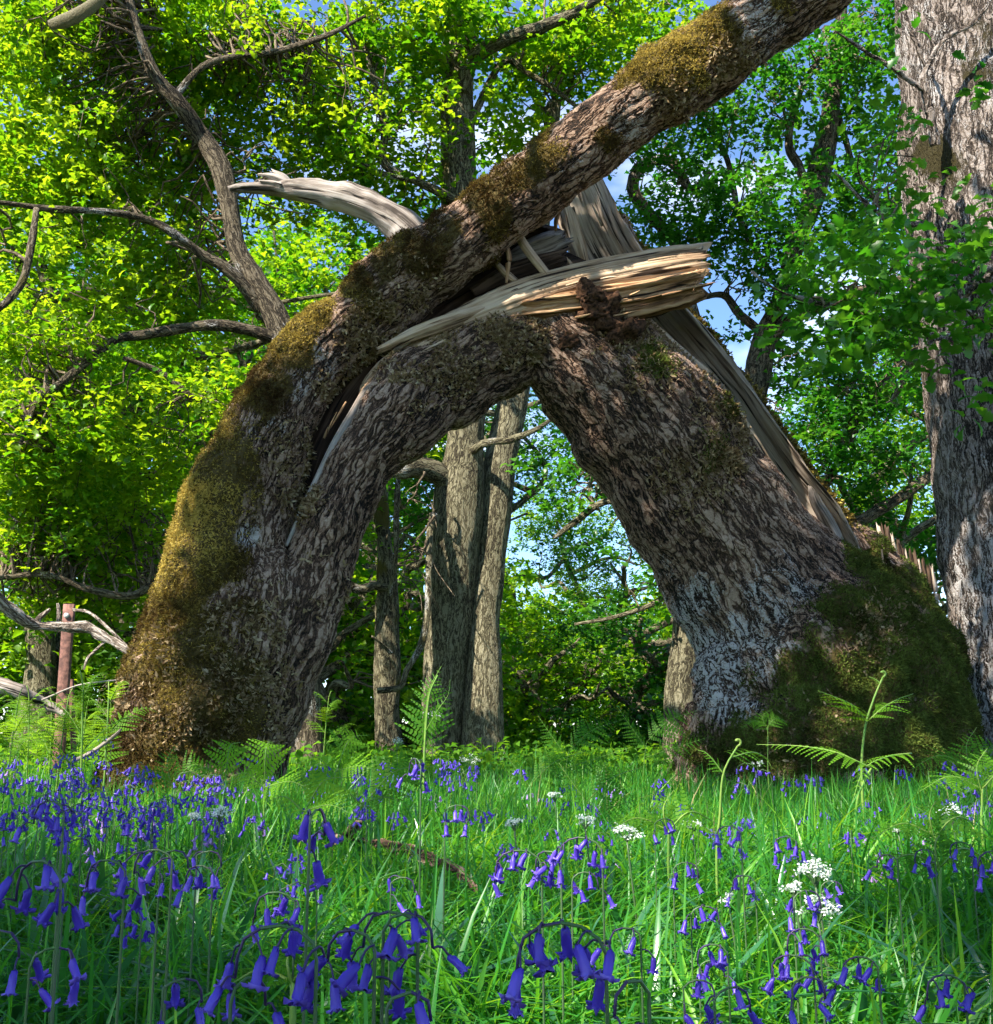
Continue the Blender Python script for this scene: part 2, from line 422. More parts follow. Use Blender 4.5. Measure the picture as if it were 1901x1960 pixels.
LIT = [(390, 990, 6.55, .36), (610, 660, 6.7, .45), (340, 1090, 6.4, .34), (460, 820, 6.6, .3), (420, 1250, 6.4, .28), (290, 1330, 6.4, .22), (380, 1420, 6.3, .25), (1300, 130, 6.4, .5), (1400, 80, 6.3, .5), (1540, 0, 6.2, .5), (1190, 200, 6.5, .2), (1020, 590, 6.8, .30), (1130, 615, 6.8, .14), (1250, 510, 6.8, .2), (820, 640, 6.8, .14),
       (600, 370, 7, .55), (480, 360, 7, .3), (740, 420, 7, .3), (540, 1490, 5.0, .9), (700, 1500, 4.4, .7), (800, 1470, 6.5, 1.1), (950, 1480, 5, .8), (1620, 1640, 2.4, .42), (1050, 1520, 3.8, .45), (600, 1560, 3.2, .35), (1280, 1600, 2.3, .2), (880, 1600, 2.4, .16), (200, 1600, 2.2, .14), (450, 1700, 1.7, .14), (1180, 1660, 1.7, .12), (1750, 1560, 3, .18), (1480, 1600, 2.8, .2), (60, 1400, 8, 1.6), (1120, 1540, 3.6, .35), (300, 1540, 3.6, .4), (760, 1760, 1.2, .10), (1480, 1800, 1.1, .08), (1750, 1750, 1.3, .1), (250, 1790, 1.0, .08), (1130, 1800, 1.0, .07), (650, 1560, 3.4, .4), (850, 950, 12, .7), (900, 960, 12, .6), (940, 1150, 12, .4), (850, 1250, 12, .3), (850, 900, 12, .4), (990, 900, 12, .35), (740, 1390, 13, .4), (745, 1250, 13, .25),
       (1790, 120, 7.4, .42), (1800, 230, 7.3, .3), (1880, 420, 7.2, .16), (1280, 840, 7.0, .14), (1200, 930, 7.0, .12), (1310, 1340, 10.3, .25), (480, 1500, 4.2, .4), (560, 720, 6.75, .3), (430, 1180, 6.4, .2), (1650, 1470, 5, .16), (1300, 700, 6.9, .15), (1250, 1500, 5, .2), (820, 1350, 5.5, .2), (1690, 1330, 3.6, .10), (1640, 1500, 3.4, .12)]
LITP = [(at(u, v, y), r) for u, v, y, r in LIT]

def sunlit_gap(cl, extra=0.30):
    """leaf clusters that do not stand between the sun and the patches the photograph shows in sun"""
    keep = np.ones(len(cl), bool)
    for c, r in LITP:
        d = cl - c; al = d @ SUN; q = np.linalg.norm(d - al[:, None] * SUN, axis=1)
        keep &= ~((q < r + extra) & (al > 0.6))
    return keep

def tree(name, label, trunk, limbs, blobs, base, group=None, bark='bark_far', leafmat='leaf', L=0.10, kind='mid', per=13, up=0.7,
         tone=0.0, tm=16, tn=60, cat='tree', trunks=None, moss=None, lich_lit=None, twig_r=0.022, dens=1.0, rough=0.10):
    root = thing(name, label, cat, base, group)
    pts_all = []
    for tr in [trunk] + (trunks or []):
        P, r = px(tr)
        V, F, A = tube(P, r, n=tn, m=tm, rough=rough, fr=2.5)
        u, v, z = proj(V)
        A['moss'] = moss(u, v, V) if moss else np.zeros(len(V)); A['lich'] = lich_lit(u, v, V) if lich_lit else np.zeros(len(V))
        mk('trunk', V, F, M[bark], root, A)
        pts_all.append(spline(P, 60)[15:])
    for lb in limbs:
        P, r = px(lb)
        V, F, A = tube(P, r, n=max(16, len(lb) * 6), m=9, rough=0.16, fr=6)
        A['moss'] = np.clip(noise(V * 3.0) * 0.5, 0, 1); A['lich'] = np.clip(noise(V * 5 + 9), 0, 1)
        mk('limb', V, F, M[bark], root, A)
        pts_all.append(spline(P, 30))
    if blobs:
        V, F, r, cl = crown(blobs, dens, L, kind, per, up=up, tone=tone, lit=sunlit_gap)
        mk('crown', V, F, M[leafmat], root, {'rnd': r})
        mb = MB(); twigs(mb, cl, np.concatenate(pts_all), r0=twig_r)
        if mb.n:
            o = mb.build('twigs', M['bark_twig'], root); zeros_attr(o); o['kind'] = 'stuff'
    return root

def blob(u, v, y, ru, rv, ry, n):
    c = at(u, v, y); s = (c - CAM) @ FWD / F_PX
    return (c, (ru * s, ry, rv * s), n)

def base_at(u, y):
    p = at(u, 1400, y); return (p[0], p[1], float(ground(p[0], p[1])))
# ------------------------------------------------------------------ world, sun, camera, ground
sc = bpy.context.scene
w = bpy.data.worlds.new('World'); sc.world = w; w.use_nodes = True
nt = w.node_tree; nt.nodes.clear()
sky = nt.nodes.new('ShaderNodeTexSky'); sky.sky_type = 'NISHITA'; sky.sun_disc = False
sky.sun_elevation = math.asin(SUN[2]); sky.sun_rotation = math.atan2(SUN[0], SUN[1])
sky.air_density = 0.9; sky.dust_density = 0.0; sky.ozone_density = 6.0
tc = nt.nodes.new('ShaderNodeTexCoord')
mp = nt.nodes.new('ShaderNodeMapping'); mp.inputs['Scale'].default_value = (1, 1, 2.6); nt.links.new(tc.outputs['Generated'], mp.inputs[0])
cn = nt.nodes.new('ShaderNodeTexNoise'); cn.inputs['Scale'].default_value = 2.2; cn.inputs['Detail'].default_value = 6; nt.links.new(mp.outputs[0], cn.inputs['Vector'])
cr = nt.nodes.new('ShaderNodeMapRange'); cr.inputs['From Min'].default_value = 0.56; cr.inputs['From Max'].default_value = 0.74; nt.links.new(cn.outputs['Fac'], cr.inputs['Value'])
mx = nt.nodes.new('ShaderNodeMix'); mx.data_type = 'RGBA'; nt.links.new(cr.outputs[0], mx.inputs[0]); nt.links.new(sky.outputs[0], mx.inputs[6]); mx.inputs[7].default_value = (7.5, 7.8, 8.2, 1)
bg = nt.nodes.new('ShaderNodeBackground'); bg.inputs['Strength'].default_value = 0.11; nt.links.new(mx.outputs[2], bg.inputs[0])
wo = nt.nodes.new('ShaderNodeOutputWorld'); nt.links.new(bg.outputs[0], wo.inputs[0])

sl = bpy.data.lights.new('sun', 'SUN'); sl.energy = 5.0; sl.angle = R(0.5); sl.color = (1.0, 0.93, 0.82)
so = bpy.data.objects.new('sun', sl); C.objects.link(so); so.rotation_euler = Vector(SUN).to_track_quat('Z', 'Y').to_euler(); so.location = (-8, -5, 14)
cd = bpy.data.cameras.new('camera'); co = bpy.data.objects.new('camera', cd); C.objects.link(co)
cd.sensor_fit = 'HORIZONTAL'; cd.sensor_width = 36; cd.lens = 36 * F_PX / W0; cd.clip_start = 0.02; cd.clip_end = 600
co.location = CAM; co.rotation_euler = (R(90) + PITCH, 0, 0); sc.camera = co
sc.view_settings.view_transform = 'Standard'; sc.view_settings.look = 'None'; sc.view_settings.gamma = 1.0
sc.view_settings.exposure = 1.6
cy = sc.cycles
cy.max_bounces = 6; cy.diffuse_bounces = 3; cy.glossy_bounces = 2; cy.transmission_bounces = 4; cy.transparent_max_bounces = 4
cy.use_adaptive_sampling = True; cy.adaptive_threshold = 0.03; cy.use_denoising = True; cy.sample_clamp_indirect = 4.0
cy.caustics_reflective = False; cy.caustics_refractive = False

gx = np.concatenate([-np.geomspace(160, 9, 14), np.linspace(-8, 8, 130), np.geomspace(9, 160, 14)])
gy = np.concatenate([-np.geomspace(60, 3, 8), np.linspace(-2, 13, 130), np.geomspace(14, 200, 16)])
GX, GY = np.meshgrid(gx, gy)
gv = np.stack([GX, GY, ground(GX, GY)], -1).reshape(-1, 3)
nx = len(gx); ii = (np.arange(len(gy) - 1)[:, None] * nx + np.arange(nx - 1)).ravel()
tag(mk('ground', gv, np.stack([ii, ii + 1, ii + nx + 1, ii + nx], -1), M['ground']), None, None, kind='structure')

# ------------------------------------------------------------------ the split oak arch
def pairs(L):
    """[(u1, v1, u2, v2, y)] two silhouette edges -> centre line and radii"""
    P = np.array([at((a + c) / 2, (b + d) / 2, y) for a, b, c, d, y in L])
    r = np.array([math.hypot(a - c, b - d) / 2 for a, b, c, d, y in L]) * ((P - CAM) @ FWD) / F_PX
    return P, r

def remeshed(parts, voxel):
    """union of closed tubes as one continuous skin"""
    V = []; F4 = []; F3 = []; n = 0
    for v, f, a in parts:
        V.append(v)
        for q in f: (F4 if q.shape[1] == 4 else F3).append(q + n)
        n += len(v)
    o = mk('skin', np.concatenate(V), [np.concatenate(F4)] + ([np.concatenate(F3)] if F3 else []), M['bark'])
    md = o.modifiers.new('r', 'REMESH'); md.mode = 'VOXEL'; md.voxel_size = voxel; md.use_smooth_shade = True
    sm = o.modifiers.new('s', 'SMOOTH'); sm.iterations = 3; sm.factor = 0.5
    dg = bpy.context.evaluated_depsgraph_get(); e = o.evaluated_get(dg); me = e.to_mesh()
    nv = len(me.vertices); v = np.empty(nv * 3, np.float32); me.vertices.foreach_get('co', v)
    no = np.empty(nv * 3, np.float32); me.vertices.foreach_get('normal', no)
    nl = len(me.loops); li = np.empty(nl, np.int32); me.loops.foreach_get('vertex_index', li)
    tot = np.empty(len(me.polygons), np.int32); me.polygons.foreach_get('loop_total', tot)
    st = np.empty(len(me.polygons), np.int32); me.polygons.foreach_get('loop_start', st)
    F = []
    for k in (3, 4):
        s = st[tot == k]
        if len(s): F.append(li[s[:, None] + np.arange(k)])
    e.to_mesh_clear(); bpy.data.objects.remove(o, do_unlink=True)
    return v.reshape(-1, 3).astype(float), no.reshape(-1, 3).astype(float), F

def barkcoord(V, lines, ks=0.5):
    """position across and along the nearest centre line"""
    best = np.full(len(V), 1e9); out = np.zeros((len(V), 3))
    for P, r in lines:
        P = spline(P, 160); rr = np.interp(np.linspace(0, 1, 160), np.linspace(0, 1, len(r)), r)
        T, N, B = frames(P); s = np.concatenate([[0], np.cumsum(np.linalg.norm(np.diff(P, axis=0), axis=1))])
        for a in range(0, len(V), 20000):
            v = V[a:a + 20000]; d2 = ((v[:, None] - P[None]) ** 2).sum(-1); k = d2.argmin(1)
            q = np.sqrt(d2[np.arange(len(v)), k]) / rr[k]
            d = v - P[k]; along = (d * T[k]).sum(1)
            c = np.stack([(d * N[k]).sum(1), (d * B[k]).sum(1), (s[k] + along) * ks], -1) + P[0] * 2.7
            ok = q < best[a:a + 20000]
            out[a:a + 20000][ok] = c[ok]; best[a:a + 20000][ok] = q[ok]
    return out

def paint(u, v, B):
    m = np.zeros(len(u))
    for a, b, r, s in B:
        m = np.maximum(m, s * (1 - sstep(np.hypot(u - a, v - b) / r, 0.25, 1.15)))
    return m

def normals_of(V, F):
    N = np.zeros_like(V)
    for f in F:
        n = np.cross(V[f[:, 1]] - V[f[:, 0]], V[f[:, 2]] - V[f[:, 0]])
        for k in range(f.shape[1]): np.add.at(N, f[:, k], n)
    return nrm(N)

def tufts(V, N, mask, n, length, width, blades=4, spread=0.8, base_rnd=None, lift=0.0):
    p = np.clip(mask, 0, None); p = p / p.sum()
    k = rng.choice(len(V), n, p=p)
    c = V[k] + rng.normal(size=(n, 3)) * 0.008 + N[k] * lift
    c = np.repeat(c, blades, 0); nn = np.repeat(N[k], blades, 0)
    d = nrm(nn * 0.75 + rand_unit(len(c)) * spread + np.array([0, 0, -0.12]))
    s = nrm(np.cross(d, rand_unit(len(c))))
    Ls = length * (0.45 + 1.0 * rng.random(len(c)))[:, None] * (1.0 + 0.7 * np.clip(noise(c * 7), -.5, 1))[:, None]; W = width * (0.6 + 0.8 * rng.random(len(c)))[:, None]
    bend = rand_unit(len(c)) * Ls * 0.25
    Vt = np.stack([c - s * W * 0.5, c + s * W * 0.5, c + d * Ls * 0.55 + s * W + bend * 0.4, c + d * Ls * 0.55 - s * W + bend * 0.4, c + d * Ls + bend], 1).reshape(-1, 3)
    i = np.arange(len(c)) * 5
    F = [np.stack([i, i + 1, i + 2, i + 3], -1), np.stack([i + 3, i + 2, i + 4], -1)]
    r = np.repeat(0.5 + 0.2 * rng.normal(size=n), blades) + 0.1 * rng.normal(size=len(c))
    if base_rnd is not None: r = r + np.repeat(base_rnd[k], blades)
    return Vt, F, np.repeat(np.clip(r, 0, 1), 5)

oak = thing('broken_oak', 'huge mossy oak split and broken over into an arch above the bluebells', 'tree', base_at(930, 6.9))

UP = [(195, 1560, 440, 1540, 6.5), (205, 1480, 450, 1480, 6.5), (226, 1375, 462, 1420, 6.5), (258, 1265, 490, 1330, 6.5), (302, 1150, 515, 1235, 6.55), (328, 1060, 532, 1130, 6.6),
      (357, 970, 552, 1035, 6.65), (396, 885, 566, 956, 6.68), (442, 790, 586, 860, 6.72), (502, 705, 612, 788, 6.76), (567, 625, 664, 708, 6.82), (650, 550, 765, 640, 6.85),
      (722, 492, 835, 588, 6.85), (795, 450, 905, 525, 6.8), (866, 402, 975, 462, 6.75), (960, 330, 1065, 402, 6.7), (1075, 238, 1162, 325, 6.6),
      (1185, 148, 1260, 255, 6.5), (1300, 68, 1385, 180, 6.4), (1400, -2, 1490, 105, 6.3), (1500, -72, 1600, 25, 6.2), (1620, -160, 1720, -60, 6.1)]
LOW = [(330, 1560, 550, 1540, 6.45), (345, 1480, 545, 1480, 6.45), (415, 1400, 568, 1370, 6.45), (465, 1300, 604, 1280, 6.5), (505, 1200, 634, 1200, 6.55), (540, 1110, 662, 1110, 6.6),
       (570, 1012, 698, 1015, 6.62), (610, 930, 738, 920, 6.66), (652, 855, 790, 852, 6.7), (688, 796, 850, 806, 6.75), (715, 740, 880, 782, 6.85), (775, 695, 920, 766, 6.9),
       (855, 642, 975, 742, 6.95), (940, 602, 1040, 715, 7.0), (1020, 590, 1095, 700, 7.05), (1085, 600, 1140, 700, 7.1)]
RT = [(975, 690, 1112, 552, 7.1), (1010, 735, 1165, 572, 7.12), (1045, 775, 1222, 602, 7.15), (1085, 830, 1290, 665, 7.2), (1130, 900, 1365, 735, 7.25), (1187, 985, 1432, 835, 7.3), (1240, 1065, 1498, 935, 7.35),
      (1287, 1145, 1568, 1035, 7.4), (1316, 1225, 1660, 1115, 7.45), (1332, 1300, 1740, 1180, 7.45), (1335, 1380, 1815, 1280, 7.45), (1312, 1460, 1850, 1420, 7.4), (1290, 1540, 1880, 1520, 7.4)]

MOSS_L = [(250, 1450, 130, 1), (330, 1400, 150, 1), (300, 1300, 140, 1), (380, 1280, 120, .75), (330, 1170, 120, .9), (400, 1370, 130, .8), (360, 1090, 100, 1), (390, 1000, 110, 1), (410, 920, 100, 1), (450, 840, 80, 1), (500, 745, 75, .9),
          (560, 660, 60, 1), (610, 600, 55, 1), (680, 540, 50, 1), (740, 500, 55, .8), (430, 1080, 80, .8), (470, 960, 70, .5), (520, 780, 60, .6), (450, 1190, 80, .55), (700, 600, 60, .5), (800, 490, 60, .9), (850, 440, 60, .85), (930, 395, 65, .8), (900, 470, 50, .45),
          (980, 340, 50, .7), (1050, 275, 60, .7), (1020, 340, 40, .4), (1165, 275, 35, .4), (1200, 160, 40, .8), (1250, 130, 75, 1), (1310, 90, 85, 1), (1370, 60, 75, 1), (1330, 140, 50, .6), (1500, 0, 40, .6), (1250, 190, 35, .35), (1400, 100, 35, .35)]
MOSS_R = [(1600, 1400, 190, 1), (1700, 1330, 170, 1), (1560, 1300, 130, .9), (1750, 1420, 150, 1), (1680, 1200, 120, 1), (1650, 1060, 70, .9), (1720, 1130, 80, 1), (1780, 1250, 120, 1), (1450, 1440, 110, .7), (1620, 1170, 70, .8),
          (1360, 860, 55, .45), (1250, 680, 60, .35), (1380, 780, 40, .5), (1360, 1440, 90, .8), (1830, 1350, 90, 1)]
SUN_GOLD = [(640, 640, 80, .25), (345, 1060, 120, .55), (400, 960, 110, .5), (460, 830, 70, .3), (580, 640, 80, .35), (640, 570, 60, .3), (1310, 100, 130, .5), (390, 1130, 90, .35), (1500, 10, 80, .4), (330, 1200, 60, .2), (1250, 160, 80, .3)]  # sunlit gold put into the moss colour
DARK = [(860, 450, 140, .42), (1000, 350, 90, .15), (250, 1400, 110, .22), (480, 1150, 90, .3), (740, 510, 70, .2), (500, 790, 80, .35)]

def bark_skin(name, lines_def, voxel, mossb, seed, lich_litb, matn, extra=None):
    lines = [pairs(L) for L in lines_def]
    parts = []
    for (P, r) in lines:
        parts.append(tube(P, r, n=90, m=40, rough=0.07, fr=3.0))
    parts += (extra or [])
    V, N, F = remeshed(parts, voxel)
    bk = barkcoord(V, lines)
    u, v, z = proj(V)
    moss = paint(u, v, mossb)
    moss = np.clip(moss * 1.1 + 0.5 * fbm(V * 5 + seed, 4) - 0.16, 0, 1) * (moss > 0.02)
    lump = 0.034 * fbm(V * 3.1 + seed, 3) + 0.022 * np.abs(fbm(V * 1.7 + seed + 5, 3)) + 0.012 * fbm(np.column_stack([bk[:, 0] * 9, bk[:, 1] * 9, bk[:, 2] * 6]) + seed, 2)
    V = V + N * (lump + moss * (0.012 + 0.032 * fbm(V * 8 + 3 * seed, 4)))[:, None]
    N = normals_of(V, F)
    lich_lit = np.clip(paint(u, v, lich_litb), 0, 1)
    o = mk(name, V, F, M[matn], oak, {'bk': bk, 'moss': moss, 'lich': lich_lit})
    return o, V, N, moss, u, v, bk

bent, VL, NL, mossL, uL, vL, bkL = bark_skin('bent_trunk', [UP, LOW], 0.0125, MOSS_L, 3.0,  # leading blobs put sunlight into the bark as pale colour; others are lichen
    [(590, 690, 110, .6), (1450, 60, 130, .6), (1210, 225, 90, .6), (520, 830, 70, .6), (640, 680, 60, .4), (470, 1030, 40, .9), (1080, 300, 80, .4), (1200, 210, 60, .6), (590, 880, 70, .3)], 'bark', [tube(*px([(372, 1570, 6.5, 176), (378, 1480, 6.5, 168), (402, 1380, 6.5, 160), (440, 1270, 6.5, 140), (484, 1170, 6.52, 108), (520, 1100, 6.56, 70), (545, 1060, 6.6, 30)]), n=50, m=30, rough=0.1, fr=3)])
# buttress and burr at the foot of the second trunk, joined into its skin
ex = [tube(*px([(1775, 1240, 7.5, 45), (1768, 1340, 7.45, 72), (1752, 1440, 7.4, 98), (1750, 1530, 7.4, 130)]), n=30, m=20, rough=0.15, fr=4),
      tube(*px([(1600, 985, 7.85, 20), (1648, 1055, 7.75, 48), (1685, 1130, 7.7, 62), (1712, 1240, 7.6, 82), (1722, 1400, 7.5, 110), (1722, 1540, 7.5, 130)]), n=30, m=20, rough=0.15, fr=4),
      tube(*px([(1400, 1250, 7.25, 60), (1385, 1400, 7.15, 66), (1370, 1540, 7.1, 90)]), n=30, m=20, rough=0.12, fr=4),
      tube(*px([(1560, 1300, 7.2, 60), (1600, 1420, 7.0, 130), (1610, 1540, 6.9, 190)]), n=30, m=20, rough=0.15, fr=4)]
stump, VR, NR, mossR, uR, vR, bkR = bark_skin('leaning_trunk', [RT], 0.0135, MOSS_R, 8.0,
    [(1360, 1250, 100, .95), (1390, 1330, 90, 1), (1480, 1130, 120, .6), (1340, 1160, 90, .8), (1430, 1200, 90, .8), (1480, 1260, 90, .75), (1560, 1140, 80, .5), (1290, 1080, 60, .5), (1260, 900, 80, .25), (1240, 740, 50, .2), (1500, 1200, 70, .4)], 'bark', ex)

V, F, r = tufts(VL, NL, np.clip(mossL - 0.12, 0, 1), 90000, 0.015, 0.0024, base_rnd=paint(uL, vL, SUN_GOLD) - paint(uL, vL, DARK) - 0.22 + 0.34 * fbm(VL * 4.5, 3))
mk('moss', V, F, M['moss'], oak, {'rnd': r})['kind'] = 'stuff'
V, F, r = tufts(VR, NR, np.clip(mossR - 0.12, 0, 1), 90000, 0.022, 0.0026, base_rnd=0.02 + 0.32 * fbm(VR * 4.5, 3))
o = mk('moss', V, F, M['darkmoss'], oak, {'rnd': r}); o['kind'] = 'stuff'; o['label'] = 'dark green moss over the base of the leaning trunk'
# curling leafy lichen and loose bark flakes
LICH_L = [(720, 630, 70, 1), (690, 680, 60, .7), (640, 740, 40, .5), (860, 700, 80, .8), (950, 650, 70, .8), (790, 740, 60, .5), (1010, 640, 60, .8), (560, 860, 60, .4), (580, 960, 50, .4), (330, 1350, 150, .5), (450, 1300, 120, .5), (400, 1430, 120, .6),
          (520, 1380, 60, .5), (800, 540, 60, .5), (1400, 110, 60, .6), (1300, 190, 60, .4), (480, 1190, 90, .3), (610, 1120, 70, .25)]
LICH_R = [(1380, 860, 70, .8), (1340, 790, 80, .35), (1690, 1200, 70, .7), (1330, 920, 90, .3), (1180, 640, 70, .8), (1240, 700, 80, .5), (1660, 1260, 60, .4), (1540, 1380, 120, .15)]
for (VV, NN, u, v, B, n) in ((VL, NL, uL, vL, LICH_L, 8000), (VR, NR, uR, vR, LICH_R, 4200)):
    mk_ = np.clip(paint(u, v, B) * (0.5 + 0.8 * fbm(VV * 6, 2)), 0, 1) * (NN[:, 1] < 0.5) + 1e-6
    V, F, r = tufts(VV, NN, mk_, n, 0.024, 0.0065, blades=4, spread=1.1)
    mk('lichen', V, F, M['lichen'], oak, {'rnd': r})['kind'] = 'stuff'

# ---- split timber
def plankmesh(name, spine, sect, mat, n=90, rough=0.008, jag0=0.0, jag1=0.0, seed=0.0, ks=1.0, m=44, fr=30.0, parent=None, loc_label=None):
    """spine [(u, v, y, scale_px)]; sect: polygon of (a, b) across the grain; a runs up across the sight line, b away from the viewer"""
    P, r = px(spine); D = spline(np.column_stack([P, r]), n); P, r = D[:, :3], D[:, 3]
    T = nrm(np.gradient(P, axis=0)); back = nrm(P - CAM)
    A = nrm(np.cross(T, back)); A = A * np.sign(A[:, 2:3] + 1e-9); B = nrm(np.cross(A, T)); B = B * np.sign((B * back).sum(1, keepdims=True))
    S = np.asarray(sect, float); S = np.vstack([S, S[:1]])
    d = np.concatenate([[0], np.cumsum(np.linalg.norm(np.diff(S, axis=0), axis=1))])
    q = np.linspace(0, d[-1], m, endpoint=False); sa = np.interp(q, d, S[:, 0]); sb = np.interp(q, d, S[:, 1])
    s = np.concatenate([[0], np.cumsum(np.linalg.norm(np.diff(P, axis=0), axis=1))])
    a = sa[None] * r[:, None]; b = sb[None] * r[:, None]
    g = np.stack([a * 1.0, b * 1.0, np.repeat(s[:, None], m, 1)], -1)
    k = 1 + rough / np.maximum(r[:, None], 0.01) * (fbm(np.stack([g[..., 0] * fr, g[..., 1] * fr, g[..., 2] * 1.6], -1) + seed, 3))
    a2 = a * k; b2 = b * k
    e = np.zeros((n, m))
    jn = noise(np.stack([sa * 5, sb * 5, sa * 0], -1) + seed) + 0.7 * noise(np.stack([sa * 14, sb * 14, sa * 0], -1) + seed) + 0.5 * noise(np.stack([sa * 33, sb * 33, sa * 0], -1) + seed)
    x = np.linspace(0, 1, n)[:, None]
    e = -jag0 * (jn[None] + 0.4) * np.clip(1 - x / 0.25, 0, 1) ** 1.0 + jag1 * (jn[None] + 0.0) * np.clip((x - 0.75) / 0.25, 0, 1)
    V = P[:, None] + A[:, None] * a2[..., None] + B[:, None] * b2[..., None] + T[:, None] * e[..., None]
    bk = np.stack([a, b, np.repeat(s[:, None], m, 1) * ks], -1) + seed
    i = np.arange(n - 1)[:, None] * m; j = np.arange(m)
    q0 = i + j; q1 = i + (j + 1) % m
    F = [np.stack([q0, q1, q1 + m, q0 + m], -1).reshape(-1, 4)]
    V = V.reshape(-1, 3); bk = bk.reshape(-1, 3); c0 = len(V)
    V = np.vstack([V, V[:m].mean(0), V[-m - 0:].mean(0) if False else V[(n - 1) * m:n * m].mean(0)]); bk = np.vstack([bk, bk[:1], bk[-1:]])
    jn2 = (j + 1) % m
    F += [np.stack([jn2, j, np.full(m, c0)], -1), np.stack([(n - 1) * m + j, (n - 1) * m + jn2, np.full(m, c0 + 1)], -1)]
    return mk(name, V, F, mat, parent or oak, {'bk': bk}, smooth=False)

# long pale plank torn along the arch and sticking out to the side; its underside is splintered
plankmesh('split_plank', [(690, 772, 6.76, 8), (712, 735, 6.77, 16), (765, 690, 6.78, 22), (850, 634, 6.8, 25), (935, 594, 6.8, 30), (1020, 562, 6.8, 33), (1110, 538, 6.8, 34), (1200, 520, 6.8, 34), (1280, 506, 6.8, 34), (1345, 497, 6.8, 30)],
          [(1, 0.9), (0.98, 0.5), (0.10, -0.62), (-0.30, -0.72), (-0.85, -0.66), (-1.0, -0.1), (-0.9, 0.9)], M['pale'], n=220, rough=0.010, jag1=0.06, seed=4.0, fr=70, m=140)
plankmesh('split_underside', [(975, 600, 6.82, 24), (1050, 592, 6.80, 40), (1130, 582, 6.79, 44), (1220, 568, 6.78, 42), (1300, 551, 6.78, 38), (1338, 542, 6.78, 32)],
          [(0.8, 0.9), (0.55, -0.72), (0.2, -0.5), (-0.1, -0.66), (-0.4, -0.35), (-0.7, -0.42), (-1.0, 0.1), (-0.8, 0.9)], M['brown'], n=180, rough=0.028, jag0=0.05, jag1=0.08, seed=9.0, fr=60, m=140)
# long torn sliver lying on the plank
plankmesh('torn_sliver', [(735, 665, 6.72, 7), (790, 640, 6.70, 13), (850, 618, 6.72, 15), (910, 598, 6.76, 12), (960, 580, 6.8, 6)], [(1, 0.3), (0.1, -0.8), (-1, -0.2), (0, 0.8)], M['pale'], n=50, rough=0.004, jag0=0.05, seed=2.2)
# pale torn rim along the crack of the lower half
for nm, pts, mat in (('pale_rim', [(548, 1045, 6.56, 2.5), (566, 1005, 6.58, 4), (585, 962, 6.6, 5), (604, 922, 6.62, 5), (636, 856, 6.66, 6), (674, 794, 6.7, 8), (706, 748, 6.72, 10), (760, 702, 6.76, 8)], 'dead'),
                     ('pale_rim', [(1112, 548, 7.0, 7), (1160, 566, 7.02, 9), (1212, 594, 7.05, 9), (1285, 658, 7.1, 10), (1362, 730, 7.14, 12), (1430, 830, 7.2, 13), (1494, 932, 7.25, 12), (1565, 1030, 7.3, 12), (1634, 1096, 7.35, 9)], 'pale')):
    plankmesh(nm, pts, [(1, 0.2), (0.3, -0.9), (-1, -0.4), (-0.6, 0.9), (0.5, 1)], M[mat], n=90, rough=0.003, seed=1.5, m=16)
# wood inside the crack and the hollow, their shade put into its colour
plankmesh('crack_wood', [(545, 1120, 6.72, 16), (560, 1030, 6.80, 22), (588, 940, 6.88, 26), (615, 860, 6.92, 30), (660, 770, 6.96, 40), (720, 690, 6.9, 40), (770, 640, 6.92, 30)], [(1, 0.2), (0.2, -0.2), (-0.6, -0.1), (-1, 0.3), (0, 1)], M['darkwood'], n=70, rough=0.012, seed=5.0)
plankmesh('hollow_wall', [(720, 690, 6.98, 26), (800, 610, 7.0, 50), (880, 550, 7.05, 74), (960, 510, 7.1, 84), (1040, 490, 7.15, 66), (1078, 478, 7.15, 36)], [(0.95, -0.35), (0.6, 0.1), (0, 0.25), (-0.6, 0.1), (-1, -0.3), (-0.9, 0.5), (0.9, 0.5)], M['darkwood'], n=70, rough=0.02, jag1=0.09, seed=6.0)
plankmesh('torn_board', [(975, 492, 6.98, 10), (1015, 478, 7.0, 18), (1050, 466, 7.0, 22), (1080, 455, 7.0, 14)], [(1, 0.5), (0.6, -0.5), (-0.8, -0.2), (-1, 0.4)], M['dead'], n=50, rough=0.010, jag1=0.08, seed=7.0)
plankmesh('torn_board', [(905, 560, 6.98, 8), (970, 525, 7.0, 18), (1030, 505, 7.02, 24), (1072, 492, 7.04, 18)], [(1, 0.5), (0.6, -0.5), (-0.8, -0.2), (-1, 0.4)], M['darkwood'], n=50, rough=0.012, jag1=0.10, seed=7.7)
for k, s in enumerate(([(985, 440, 6.86, 9), (1010, 480, 6.84, 10), (1048, 528, 6.82, 9)], [(968, 462, 6.84, 4), (974, 500, 6.84, 6), (970, 540, 6.84, 3)], [(945, 500, 6.86, 5), (975, 530, 6.86, 8), (1000, 548, 6.86, 4)],
                       [(1020, 560, 6.8, 3), (992, 555, 6.8, 8), (965, 575, 6.8, 12), (940, 592, 6.8, 7)], [(1088, 500, 7.0, 4), (1098, 520, 7.0, 10), (1100, 540, 7.0, 12)], [(1075, 390, 6.9, 3), (1066, 420, 6.9, 5), (1064, 440, 6.9, 2)])):
    plankmesh('splinter', s, [(1, 0.3), (0.2, -0.9), (-1, -0.1), (0, 0.8)], M['brown'] if k % 2 else M['pale'], n=16, rough=0.004, seed=k + 11.0, m=10, jag0=0.02, jag1=0.02)
